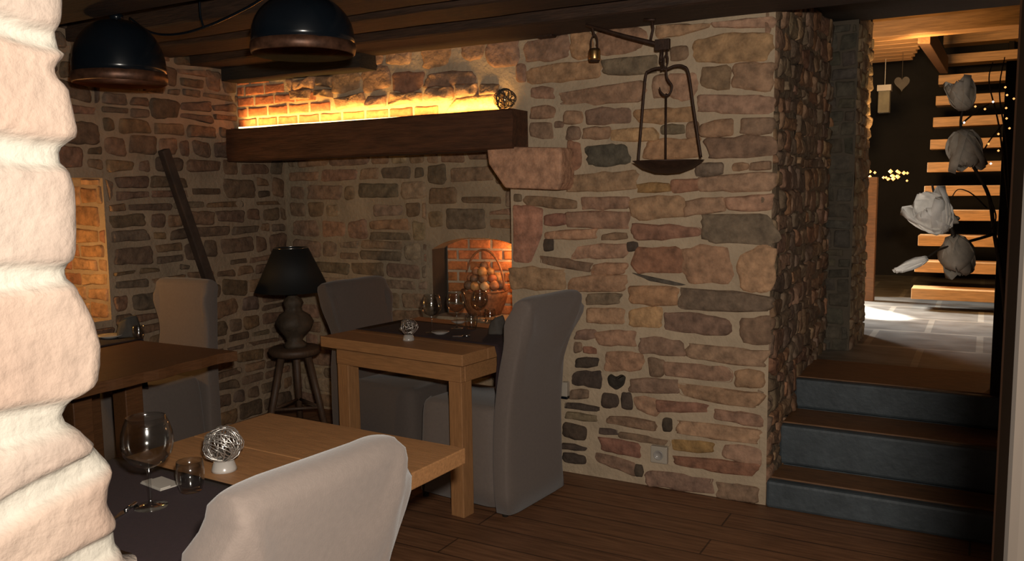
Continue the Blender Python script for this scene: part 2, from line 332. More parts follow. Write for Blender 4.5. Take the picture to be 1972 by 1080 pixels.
sheet(mb,XH,XR,0,2.4,fm,2); sheet(mb,XL-.05,XH,1.72,2.4,fm,2)
wallB=struct(mb.build('wall_back',[M_STONE,M_BRICK,M_MORTAR]))
# --- recess of the old hearth with the bread oven mouth
OXL,OXR,OZB,OZT=-2.955,-2.30,.70,1.20
def arch(x):
    t=(x-(OXL+OXR)/2)/((OXR-OXL)/2); return OZT-.015-.075*abs(t)**2.6
fnR=lambda u,v,h: Vector((u,YH-h,v))
skipR=lambda x,y: OXL-.05<x<OXR+.06 and OZB-.05<y<OZT+.05
mb=MB()
HP=[(.24,.155,.095),(.28,.17,.10),(.22,.135,.08),(.30,.17,.10),(.17,.12,.075),(.30,.21,.13)]
for u0_,u1_,v0_,v1_ in ((XL+.03,OXL-.03,0,1.85),(OXL-.03,XH-.01,OZT+.03,1.85),(OXL-.03,XH-.01,0,OZB-.03),(OXR+.03,XH-.01,OZB,OZT)):
    courses(mb,u0_,u1_,v0_,v1_,fnR,HP,(.075,.14),(.12,.36),.022,.010,rnd=.25,jt=.08,cj=.15,drop=.06)
for x0,x1,mi in ((XL-.1,OXL,2),(OXR,XH+.06,2)): sheet(mb,x0,x1,0,1.9,fnR,mi)
sheet(mb,OXL,OXR,0,OZB,fnR,2)
n=24
for i in range(n):
    a=OXL+(OXR-OXL)*i/n; b=OXL+(OXR-OXL)*(i+1)/n
    mb.add([(a,YH,arch(a)),(b,YH,arch(b)),(b,YH,1.9),(a,YH,1.9)],[(0,1,2,3)],2)
    mb.add([(a,YH,arch(a)),(b,YH,arch(b)),(b,YH+.55,arch(b)),(a,YH+.55,arch(a))],[(0,1,2,3)],2)
struct(mb.build('wall_hearth',[M_STONE,M_BRICK,M_MORTAR_R]))
# oven chamber: brick left cheek turning into a brick back, plain floor
mb=MB()
mb.add([(OXL,YH,OZB),(OXL,YH,arch(OXL)),(OXL+.0,YH+.16,arch(OXL)),(OXL+.0,YH+.16,OZB)],[(0,1,2,3)],0,(.16,.05,.02))
fnO=lambda u,v,h: Vector((OXL+.02+u*.96,YH+.14+u*.22-h,v))
for k in range(8):
    brickrow(mb,0,.75,OZB+.068*k,.068,fnO,w=.15,off=.075*(k%2),col=(.48,.17,.055),mi=1,g=.013)
sheet(mb,0,.8,OZB,OZT+.05,fnO,2)
mb.add([(OXL,YH,OZB),(OXR,YH,OZB),(OXR,YH+.55,OZB),(OXL,YH+.55,OZB)],[(0,1,2,3)],2)
mb.add([(OXR,YH,OZB),(OXR,YH,arch(OXR)),(OXR,YH+.55,arch(OXR)),(OXR,YH+.55,OZB)],[(0,1,2,3)],2)
struct(mb.build('wall_oven',[M_PLASTER,M_BRICK,M_MORTAR]))
# right cheek of the hearth (faces left) and its soffit
mb=MB(); fnC=lambda u,v,h: Vector((XH-h,u,v)); sheet(mb,WY,YH,0,1.75,fnC,1); courses(mb,WY+.01,YH,0,1.7,fnC,'tkb',(.1,.16),(.15,.3),.02,.01)
struct(mb.build('wall_hearth_right',[M_STONE,M_MORTAR]))
mb=MB(); mb.box((XL,WY+.02,1.9),(XH,YH+.02,1.96)); struct(mb.build('trim_1',M_BLACKWOOD))
# --- left wall with lit niche
NY0,NY1,NZ0,NZ1=2.35,2.895,.79,1.56
fnL=lambda u,v,h: Vector((XL+h,u,v))
skipL=lambda y,z: NY0-.05<y<NY1+.02 and NZ0-.05<z<NZ1+.08
mb=MB()
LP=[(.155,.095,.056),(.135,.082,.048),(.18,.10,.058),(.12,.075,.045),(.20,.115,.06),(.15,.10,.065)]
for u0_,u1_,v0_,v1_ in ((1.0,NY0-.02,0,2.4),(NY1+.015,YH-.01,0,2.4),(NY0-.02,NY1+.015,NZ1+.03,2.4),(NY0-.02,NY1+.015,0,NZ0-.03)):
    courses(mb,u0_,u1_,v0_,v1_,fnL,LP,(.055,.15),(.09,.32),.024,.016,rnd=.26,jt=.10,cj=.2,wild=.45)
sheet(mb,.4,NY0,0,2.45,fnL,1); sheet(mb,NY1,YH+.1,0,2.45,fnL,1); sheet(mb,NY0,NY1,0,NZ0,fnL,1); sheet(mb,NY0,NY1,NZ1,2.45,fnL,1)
# niche embrasure: far cheek of rubble, sill, head, back
fnN=lambda u,v,h: Vector((u,NY1-h,v))
courses(mb,XL-.42,XL-.005,NZ0,NZ1,fnN,[(.24,.14,.07),(.22,.115,.055),(.26,.155,.08),(.20,.09,.045)],(.07,.13),(.12,.3),.016,.010,rnd=.15,jt=.1,cj=.12)
sheet(mb,XL-.45,XL,NZ0,NZ1,fnN,2)
sheet(mb,NY0,NY1,XL-.45,XL,lambda u,v,h: Vector((v,u,NZ0+h)),1); sheet(mb,NY0,NY1,XL-.45,XL,lambda u,v,h: Vector((v,u,NZ1+h)),1)
sheet(mb,NY0,NY1,NZ0,NZ1,lambda u,v,h: Vector((XL-.44,u,v)),1); sheet(mb,XL-.45,XL,NZ0,NZ1,lambda u,v,h: Vector((u,NY0,v)),1)
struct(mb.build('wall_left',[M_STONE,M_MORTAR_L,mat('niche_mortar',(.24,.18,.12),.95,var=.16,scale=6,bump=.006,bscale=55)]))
# --- passage cheek (reveal) beside the steps, rounded corner
mb=MB()
def fnP(u,v,h):
    # u runs into depth from the corner; small rounding at the corner
    r=.05; y=WY+u; x=XR+h
    if u<r: x-= (r-math.sqrt(max(0,r*r-(r-u)**2)))*.8
    return Vector((x,y,v))
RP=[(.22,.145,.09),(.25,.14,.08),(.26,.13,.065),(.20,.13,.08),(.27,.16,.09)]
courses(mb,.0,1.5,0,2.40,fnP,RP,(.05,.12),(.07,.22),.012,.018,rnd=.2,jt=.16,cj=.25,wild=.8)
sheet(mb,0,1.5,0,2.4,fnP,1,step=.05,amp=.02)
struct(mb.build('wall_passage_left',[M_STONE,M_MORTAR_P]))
# second, narrower stone pier deeper in the passage
mb=MB(); YP=5.341; XP=-.686
fnF=lambda u,v,h: Vector((u,YP-h,v))
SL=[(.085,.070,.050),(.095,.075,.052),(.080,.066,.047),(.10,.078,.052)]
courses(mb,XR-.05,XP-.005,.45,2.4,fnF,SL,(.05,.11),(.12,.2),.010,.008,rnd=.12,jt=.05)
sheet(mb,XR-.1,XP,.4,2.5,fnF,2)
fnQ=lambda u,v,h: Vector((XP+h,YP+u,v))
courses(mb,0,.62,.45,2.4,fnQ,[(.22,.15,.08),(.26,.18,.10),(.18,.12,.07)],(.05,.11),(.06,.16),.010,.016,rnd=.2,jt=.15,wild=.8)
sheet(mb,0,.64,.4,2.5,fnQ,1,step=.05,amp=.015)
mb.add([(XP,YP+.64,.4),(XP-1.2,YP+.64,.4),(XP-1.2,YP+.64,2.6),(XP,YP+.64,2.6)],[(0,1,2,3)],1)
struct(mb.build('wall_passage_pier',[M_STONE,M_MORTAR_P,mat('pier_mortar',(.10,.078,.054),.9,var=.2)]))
# --- near doorway jamb on the left: coursed pale stone with a ragged outer edge
NX=-.9
sil=[(0,132),(40,130),(60,120),(75,134),(105,141),(122,124),(134,117),(150,121),(172,143),(215,152),(250,160),(268,158),(280,148),(292,140),(320,141),(338,150),(365,158),(400,160),(440,160),(480,159),(505,152),(525,150),(560,161),(590,178),(620,192),(660,202),(700,203),(732,198),(750,183),(772,158),(797,145),(815,152),(840,175),(865,208),(885,226),(910,226),(935,218),(965,216),(985,226),(1010,240),(1050,246),(1080,248)]
zE=[(at(x,y,X=NX).z,at(x,y,X=NX).y) for y,x in sil]
zE.sort()
def edgeY(z):
    if z<=zE[0][0]: return zE[0][1]+.02*math.sin(z*14)
    if z>=zE[-1][0]: return zE[-1][1]+.02*math.sin(z*14)
    for i in range(len(zE)-1):
        if zE[i][0]<=z<=zE[i+1][0]:
            t=(z-zE[i][0])/(zE[i+1][0]-zE[i][0]+1e-9); return zE[i][1]*(1-t)+zE[i+1][1]*t
# mortar joints on the jamb (pixel rows), measured where they cross the photo's left side
jo=[(60,8,.0),(292,13,.0),(522,10,-.02),(815,20,.03),(955,16,-.55),(1130,16,-.3)]
JZ=[(at(70,y,X=NX).z,w/1620*1.0,s) for y,w,s in jo]+[(at(70,60,X=NX).z+.2*k,.02,.0) for k in range(1,5)]+[(at(70,1130,X=NX).z-.19*k,.02,0) for k in range(1,5)]
mb=MB(); nz_=420; ny=46; vs=[];cols=[];fs=[]
pz=[random.random() for _ in range(40)]
for i in range(nz_+1):
    z=2.4*i/nz_; E=edgeY(z)
    for j in range(ny+1):
        if j<=36: y=.10+(E-.03-.10)*j/36; ex=0
        else:
            a=(j-36)/10*PI/2; y=E-.03+.03*math.sin(a); ex=.04*(1-math.cos(a))+ (0.5*(j-36-9) if j==46 else 0)
        # distance to joints
        dmin=9;
        for zj,w,s in JZ:
            zz=zj+ s*(y-.5)*-.4+.012*noise.noise(Vector((y*8,zj*7,2)))
            d=abs(z-zz)-w*(1+.5*noise.noise(Vector((y*11,zj*3,0)))); dmin=min(dmin,d)
        k=max(0,min(1,(dmin)/.012)); k=k*k*(3-2*k)
        rowi=sum(1 for zj,w,s in JZ if z>zj)
        c0=(.205,.15,.115) if rowi%2 else (.195,.152,.122); n_=noise.noise(Vector((y*9,z*9,rowi*3)))
        cs=(c0[0]*(1+.15*n_),c0[1]*(1+.22*n_),c0[2]*(1+.25*n_)); cm=(.235,.215,.18)
        cols.append(tuple(cm[q]*(1-k)+cs[q]*k for q in range(3)))
        bump=.014*k+.006*noise.noise(Vector((y*9,z*8,4)))*k+.0012*noise.noise(Vector((y*50,z*50,4)))
        vs.append(Vector((NX-ex+bump,y,z)))
for i in range(nz_):
    for j in range(ny): fs.append((i*(ny+1)+j,(i+1)*(ny+1)+j,(i+1)*(ny+1)+j+1,i*(ny+1)+j+1))
mb.add(vs,fs,0,cols,smooth=True)
mb.box((-4.6,.28,0),(NX-.03,.50,2.4),0,col=(.14,.11,.09))
struct(mb.build('wall_near_left',[M_NEAR]))
# --- right door frame near the camera and dark wall behind it
mb=MB(); mb.box((.017,.72,0),(.20,.83,2.4)); struct(mb.build('trim_2',M_DOORWOOD,bevel=.006))
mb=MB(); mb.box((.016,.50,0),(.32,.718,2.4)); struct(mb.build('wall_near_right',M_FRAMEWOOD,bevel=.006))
mb=MB(); mb.box((.17,.84,0),(.24,4.48,2.4)); struct(mb.build('wall_right',M_DARK))
mb=MB(); mb.box((.052,4.50,.46),(.6,4.62,2.02)); struct(mb.build('wall_passage_right',M_DARK))
# --- floors
mb=MB(); mb.box((XL-.1,-.8,-.05),(.3,YH+.02,0)); struct(mb.build('floor',M_FLOOR))
mb=MB(); mb.box((-3.2,5.002,.40),(1.2,10.5,.478)); struct(mb.build('floor_back_room',M_TILES))
for k,(y0,y1,lb) in enumerate(((3.825,4.088,'lowest slate and oak step up to the back room'),(4.09,4.438,'middle slate and oak step up to the back room'),(4.44,5.00,'topmost slate and oak step at the back room threshold'))):
    t=thing('stone_step',lb,'step',(0,y0,0)); z1=(.13,.325,.48)[k]; zb=(0,.13,.325)[k]
    mb=MB(); mb.box((XR+.005,0,zb),(.155,.06,z1-.002)); mb.box((XR+.005,.06,0),(.155,y1-y0-.001,z1-.035)); mb.build('riser',M_SLATE,t,bevel=.014)
    mb=MB(); mb.box((XR+.01,.062,z1-.035),(.155,y1-y0-.001,z1)); mb.build('tread',M_TREAD,t,bevel=.004)
# --- ceiling and beams (they run along the back wall)
mb=MB(); mb.box((-4.6,-.8,2.40),(.4,4.4,2.46)); struct(mb.build('ceiling',M_CEIL))
mb=MB(); mb.box((-1.3,3.87,2.42),(.4,5.40,2.48)); struct(mb.build('ceiling_passage',M_BLACKWOOD))
def beam(label,x0,x1,y0,y1,z0,z1,m=M_BEAM,seed=0):
    mb=MB(); n=26; vs=[];fs=[]; prof=[(y0,z0),(y1,z0),(y1,z1),(y0,z1)]
    P=[]
    for a in range(4):
        p=prof[a];q=prof[(a+1)%4]
        for t in (0.04,.5,.96): P.append((p[0]+(q[0]-p[0])*t,p[1]+(q[1]-p[1])*t))
    K=len(P)
    for i in range(n+1):
        x=x0+(x1-x0)*i/n
        for (y,z) in P:
            vs.append(Vector((x,y+.006*noise.noise(Vector((x*3+seed,y*9,z*9))),z+.006*noise.noise(Vector((x*2.5,y*9+seed,z*9))))))
    for i in range(n):
        for k in range(K): fs.append((i*K+k,i*K+(k+1)%K,(i+1)*K+(k+1)%K,(i+1)*K+k))
    fs.append(tuple(range(K))[::-1]); fs.append(tuple(n*K+k for k in range(K)))
    mb.add(vs,fs); o=mb.build('ceiling_beam',m); tag(o,label,'beam'); return o
beam('dark ceiling beam nearest the camera, crossing the upper left corner',-4.3,.3,2.12,2.45,2.25,2.41,seed=1)
beam('dark ceiling beam second from the back wall, behind the pendant lamps',-4.3,.3,2.74,3.03,2.255,2.41,seed=2)
beam('dark ceiling beam just in front of the wall beam, above the iron scale',-4.3,.3,3.12,3.385,2.25,2.41,seed=3)
beam('dark wall beam lying along the top of the stone wall',-4.3,.3,3.50,3.86,2.225,2.41,seed=4)
beam('short black beam stub tucked in the corner above the glowing mantel',-4.10,-3.02,3.70,3.86,2.145,2.228,M_BLACKWOOD,seed=5)
o=MB(); 
p=at(1048,64,Y=3.80); o.box((p.x-.045,3.79,p.z-.02),(p.x+.045,3.86,2.235)); tag(o.build('iron_bracket',M_IRON,bevel=.004),'small black block under the wall beam left of the hanging weight','bracket')
# --- mantel beam, corbel stone, led strip
def mant():
    mb=MB(); n=40; vs=[];fs=[]; x0,x1=-4.06,-2.063; y0,y1,z0,z1=3.68,3.86,1.672,1.868
    P=[(y0,z0+.008),(y0+.008,z0),(y1,z0),(y1,z1),(y0+.008,z1),(y0,z1-.008),(y0,(z0+z1)/2+.04),(y0,(z0+z1)/2-.04)]; K=len(P)
    for i in range(n+1):
        x=x0+(x1-x0)*i/n; dz=-.012*(1-i/n)
        for y,z in P: vs.append(Vector((x+(.01*noise.noise(Vector((y*30,z*30,i))) if i in(0,n) else 0),y+.007*noise.noise(Vector((x*4,y*9,z*9))),z+dz+.006*noise.noise(Vector((x*3,y*9,z*9+3))))))
    for i in range(n):
        for k in range(K): fs.append((i*K+k,i*K+(k+1)%K,(i+1)*K+(k+1)%K,(i+1)*K+k))
    fs.append(tuple(range(K))[::-1]); fs.append(tuple(n*K+k for k in range(K)))
    mb.add(vs,fs); return mb.build('mantel_beam',M_MANTEL)
tag(mant(),'thick reddish brown mantel beam carrying the glowing light strip over the hearth','beam')
mb=MB(); mb.box((-4.06,3.78,1.866),(-2.20,3.79,1.874)); led=tag(mb.build('light_strip',M_LED),'glowing warm light strip lying along the top of the mantel beam','light strip')
mb=MB()
cp=pxpoly([(975,362),(1078,366),(1084,352),(1084,284),(940,282),(944,316)],3.72)
nC=len(cp)
mb.add([Vector((x,3.70,z)) for x,z in cp]+[Vector((x,3.86,z)) for x,z in cp],[tuple(range(nC))]+[tuple(nC+i for i in range(nC))]+[(i,(i+1)%nC,nC+(i+1)%nC,nC+i) for i in range(nC)],0,(.46,.25,.15))
o=mb.build('corbel_stone',M_STONE,bevel=.012); tag(o,'large pale pinkish corbel stone under the right end of the mantel beam','stone')
# ---------------------------------------------------------------- wire ornament
def wire_ball(mb,c,R,n,r,seed,sq=1.0):
    rnd=random.Random(seed); c=Vector(c)
    for k in range(n):
        ax=Vector((rnd.gauss(0,1),rnd.gauss(0,1),rnd.gauss(0,1))).normalized(); q=ax.to_track_quat('Z','Y')
        off=rnd.uniform(-.55,.55); rr=R*math.sqrt(1-off*off)*rnd.uniform(.85,1.1)
        pts=[c+Vector((1,1,sq))*0+ (lambda v: Vector((v.x,v.y,v.z*sq)))(q@Vector((rr*math.cos(t)*(1+.12*math.sin(3*t+k)),rr*math.sin(t),off*R))) for t in [2*PI*i/18 for i in range(18)]]
        mb.tube(pts,r,5,closed=True)
def wire_holder(label,loc,R,mw,name='wire_candle_holder',n=16,foot=True):
    t=thing(name,label,'candle holder',loc)
    z0=.028 if foot else R
    mb=MB(); wire_ball(mb,(0,0,z0+R*.95 if foot else R),R,n,.0016,int(R*1e4)+len(label)); mb.build('wire_shell',mw,t)
    z1=(z0 if foot else .015)
    mb=MB(); rr=R*.55; mb.lathe([(0,z1),(rr*.8,z1),(rr,z1+R*1.3),(rr-.003,z1+R*1.3),(rr*.8-.003,z1+.004),(0,z1+.004)],n=20); mb.build('glass_cup',M_GLASS,t)
    if foot:
        mb=MB(); mb.lathe([(0,0),(R*.72,0),(R*.70,.006),(R*.55,.026),(0,.028)],n=24); mb.build('glass_foot',M_CERAM,t)
    return t
wire_holder('round dark wire tealight holder on the right end of the mantel beam',at(972,203,Y=3.76)*1.0+Vector((0,0,0)),.052,M_WIRED,n=18,foot=False).location.z=1.872
# ---------------------------------------------------------------- hanging scale
SY=3.62
def S(x,y,Y=SY): return at(x,y,Y=Y)
t=thing('hanging_scale','rusty iron hanging scale with a shallow pan in front of the stone wall','scale',S(1282,335))
B=t.location.copy()
def L_(v): return v-B
mb=MB(); mb.tube([L_(S(1128,48)),L_(S(1205,70)),L_(S(1286,90))],[.007,.009,.011],8); mb.box(tuple(L_(S(1262,98))-Vector((0,.012,0))),tuple(L_(S(1290,74))+Vector((0,.012,0)))); mb.build('balance_arm',M_IRON,t,bevel=.002)
mb=MB(); mb.tube([L_(S(1255,36)),L_(S(1258,55)),L_(S(1252,82))],.006,8); mb.tube([L_(S(1240,38)),L_(S(1262,38))],.007,8); mb.build('hanger_rod',M_IRON,t)
mb=MB()
for k,(xx,yy) in enumerate(((1274,108),(1282,118),(1276,124))):
    c=L_(S(xx,yy)); mb.tube([c+Vector((math.cos(a)*.010*(1 if k%2 else .5),math.sin(a)*.010*(0.5 if k%2 else 1),math.sin(a)*.028)) for a in [2*PI*i/14 for i in range(14)]],.004,6,closed=True)
mb.tube([L_(S(1274,92)),L_(S(1273,122))],.0055,6); mb.tube([L_(S(1284,92)),L_(S(1285,118))],.0045,6)
mb.build('link_chain',M_IRON,t)
bail=bez([L_(S(*p)) for p in ((1229,312),(1236,230),(1243,150),(1250,137),(1268,131),(1283,133),(1300,127),(1316,128),(1326,142),(1336,210),(1350,303))],8)
mb=MB(); mb.tube(bail,.0062,8); mb.build('bail_frame',M_IRON,t)
mb=MB(); hk=bez([L_(S(*p)) for p in ((1283,130),(1284,148),(1288,156),(1294,166),(1290,180),(1281,184),(1273,178),(1270,168))],6); mb.tube(hk,[.005]*(len(hk)-8)+[.005-.0004*i for i in range(8)],8); mb.build('hook',M_IRON,t)
mb=MB(); mb.tube([L_(S(1283,180)),L_(S(1282,316))],.0042,8); mb.build('centre_rod',M_IRON,t)
cP=(S(1222,318)+S(1354,305))/2; rP=(S(1354,305)-S(1222,318)).length/2
mb=MB(); mb.lathe([(0,-.052),(rP*.35,-.048),(rP*.7,-.028),(rP*.95,.0),(rP,.006),(rP*.97,.004),(rP*.68,-.022),(rP*.3,-.042),(0,-.045)],L_(cP),36); mb.build('weighing_pan',M_IRON,t)
t=thing('counterweight','small iron and brass cylindrical counterweight hanging left of the scale','weight',S(1145,118)); B=t.location.copy()
mb=MB(); mb.lathe([(0,0),(.024,0),(.025,.004),(.025,.052),(.022,.057),(0,.058)],(0,0,0),20); mb.build('weight_body',M_IRON,t)
mb=MB(); mb.lathe([(.0255,.004),(.0275,.012),(.0275,.044),(.0255,.052)],(0,0,0),20); mb.build('brass_band',M_BRASS,t)
mb=MB(); mb.tube(bez([L_(S(1138,92)),L_(S(1139,76)),L_(S(1145,66)),L_(S(1150,76)),L_(S(1151,92))],6),.0035,6); mb.tube(bez([L_(S(1145,70)),L_(S(1142,58)),L_(S(1140,50))],5),.005,6); mb.build('shackle',M_IRON,t)
# ---------------------------------------------------------------- pendant lamps
def pendant(label,c,R,hgt,arc=None):
    t=thing('pendant_lamp',label,'pendant lamp',c)
    out=[];inn=[]
    for i in range(15):
        a=i/14*PI/2; out.append((R*math.cos(a)**.85 if i<14 else .02,.06+ (hgt-.06)*math.sin(a)))
    prof=[(R,.035)]+out
    inn=[(max(r-.006,.012),z-.006) for r,z in prof][::-1]
    mb=MB(); mb.lathe(prof+inn,n=48); mb.build('lamp_shade',M_BLACK,t)
    mb=MB(); mb.lathe([(R-.004,-.004),(R+.002,0),(R+.004,.02),(R+.001,.040),(R-.008,.040),(R-.012,.0),(R-.004,-.004)],n=48,lump=.02); mb.build('copper_rim',M_COPPER,t)
    mb=MB(); mb.lathe([(0,.055),(.025,.065),(.035,.09),(.03,.12),(.018,.14),(.018,.17),(0,.17)],n=16); mb.build('bulb',M_BULB,t)
    mb=MB(); mb.tube([(0,0,hgt-.01),(0,0,2.41-c[2])],.006,8); mb.lathe([(.03,hgt-.004),(.028,hgt+.02),(.012,hgt+.035),(0,hgt+.036)],n=16); mb.build('cable',M_BLACK,t)
    return t
pA=at(232,160,D=3.75); pB=at(585,104,D=3.3)
pendant('black dome pendant lamp with copper rim, the left one beside the bright stone edge',pA,.195,.275)
pendant('black dome pendant lamp with aged copper rim in front of the glowing mantel',pB,.198,.225)
mb=MB(); c1=at(262,62,Z=2.26); 
pts=bez([at(250,35,Y=2.66),at(290,62,Y=2.66),at(340,66,Y=2.66),at(400,50,Y=2.66),at(470,18,Y=2.66),at(510,-6,Y=2.66)],8)
mb.tube(pts,.006,6); mb.tube(bez([at(392,52,Y=2.66),at(386,30,Y=2.66),at(384,-4,Y=2.66)],6),.005,6)
tag(mb.build('ceiling_cable',M_BLACK),'loose black electric cable drooping between the ceiling beams','cable')
# ---------------------------------------------------------------- leaning plank on the left wall
mb=MB(); a=at(316,288,X=XL+.05); b=at(410,560,X=XL+.05); d=(b-a).normalized(); w=Vector((1,0,0)).cross(d).normalized()*.026; n_=Vector((.05,0,0)); 
vs=[a-w,a+w,b+w*1.15,b-w*1.15]; mb.add([v-n_*.6 for v in vs]+[v+n_*.4 for v in vs],[(0,1,2,3),(4,5,6,7),(0,1,5,4),(1,2,6,5),(2,3,7,6),(3,0,4,7)])
tag(mb.build('leaning_timber',mat('grey_timber',(.05,.03,.02),.8,var=.4,scale=10,bump=.003,bscale=20),bevel=.006),'slanting dark timber leaning against the left stone wall behind the covered chair','timber')
# ---------------------------------------------------------------- tables
def rot(o,a): o.rotation_euler=(0,0,a)
def table(label,loc,rz,Lx,Ly,ztop,th,mtop,mleg,leg=.075,over=(.07,.04,.04,.04),ap=.085,wavy=0,legs=True,apron=True):
    """origin at near left corner on the floor; x along the near edge"""
    t=thing('dining_table',label,'table',loc,rz)
    mb=MB(); n=24; 
    if wavy:
        pts=[]
        for i in range(n+1): pts.append((Lx*i/n,-.0+wavy*noise.noise(Vector((i*.22,3,0)))))
        for i in range(n+1): pts.append((Lx+wavy*noise.noise(Vector((i*.22,9,0))),Ly*i/n))
        pts+= [(0,Ly)]
        K=len(pts); mb.add([(x,y,ztop-th) for x,y in pts]+[(x,y,ztop) for x,y in pts],[tuple(range(K))[::-1],tuple(K+i for i in range(K))]+[(i,(i+1)%K,K+(i+1)%K,K+i) for i in range(K)])
    else:
        for i in range(4):
            mb.box((0,Ly*i/4+(.0006 if i else 0),ztop-th),(Lx,Ly*(i+1)/4-.0006,ztop))
    mb.build('tabletop',mtop,t,bevel=.003)
    x0,x1,y0,y1=over[0],Lx-over[1],over[2],Ly-over[3]
    if apron:
        mb=MB(); mb.box((x0,y0-.002,ztop-th-ap),(x1,y0+.025,ztop-th)); mb.box((x0,y1-.025,ztop-th-ap),(x1,y1+.002,ztop-th))
        mb.box((x0-.002,y0+.025,ztop-th-ap),(x0+.025,y1-.025,ztop-th)); mb.box((x1-.025,y0+.025,ztop-th-ap),(x1+.002,y1-.025,ztop-th)); mb.build('apron',mtop,t,bevel=.003)
    for x in (x0,x1-leg):
        for y in (y0,y1-leg):
            mb=MB(); mb.box((x,y,0),(x+leg,y+leg,ztop-th-(ap if apron else 0))); mb.build('leg',mleg,t,bevel=.004)
    return t
A2=math.radians(-6); T2L=Vector((-2.852,3.118,0)); 
table('small oak table set for two in front of the bread oven',T2L,A2,.90,.74,.76,.052,M_OAK,M_OAKV)
A1=math.radians(-2); T1L=Vector((-2.055,.76,0))
table('foreground oak table with a plum runner and a single wine glass',T1L,A1,.775,1.19,.76,.045,M_OAK,M_OAKV,over=(.12,.34,.12,.12))
A3=math.radians(1); T3L=Vector((-4.03,1.86,0))
table('reddish dark oak table by the left wall beneath the left pendant lamp',T3L,A3,1.10,.78,.76,.045,M_OAKD,M_OAKD,leg=.09,over=(.35,.36,.22,.22),wavy=.03,apron=False)
def inT(L,a,x,y,z): return L+Matrix.Rotation(a,3,'Z')@Vector((x,y,z))
def runner(label,L,a,x0,x1,y0,y1,z,dropL,dropR,alongx=True,endx=None):
    """cloth lying on a table and hanging over its ends"""
    prof=[]
    if dropL:
        for i in range(7): prof.append((x0-.006-.004*i/6,z-dropL*(1-i/6)))
    else: prof.append((x0+.01,z+.002))
    for i in range(9): prof.append((x0+(x1-x0)*(i+.0)/8 if dropL or i else x0+.01,z+.003))
    if dropR:
        for i in range(1,8): prof.append((x1+.008+.006*math.sin(i),z-dropR*i/7))
    n=10; mb=MB(); vs=[];fs=[]
    for (u,w) in prof:
        for k in range(n+1):
            v=y0+(y1-y0)*k/n; d=max(0,z-w); uu=u+d*.05*math.sin(k*1.3)*(1 if u>0 else -1)*.5
            vs.append((uu,v,w) if alongx else (v,uu,w))
    for i in range(len(prof)-1):
        for k in range(n): fs.append((i*(n+1)+k,i*(n+1)+k+1,(i+1)*(n+1)+k+1,(i+1)*(n+1)+k))
    mb.add(vs,fs,smooth=True); o=mb.build('table_runner',M_RUNNER,loc=L); rot(o,a)
    md=o.modifiers.new('S','SOLIDIFY'); md.thickness=.0022; md.offset=1
    return tag(o,label,'table runner')
runner('dark plum runner hanging off the right end of the small oak table',T2L,A2,0,.90,.235,.60,.76,.0,.27)
runner('dark plum runner across the foreground table under the wine glass',T1L,A1,0,.775,.25,.655,.76,.26,.26)
runner('dark runner crossing the reddish table by the left wall',T3L,A3,-.0,.80,.10,.45,.76,.0,.25,alongx=False)
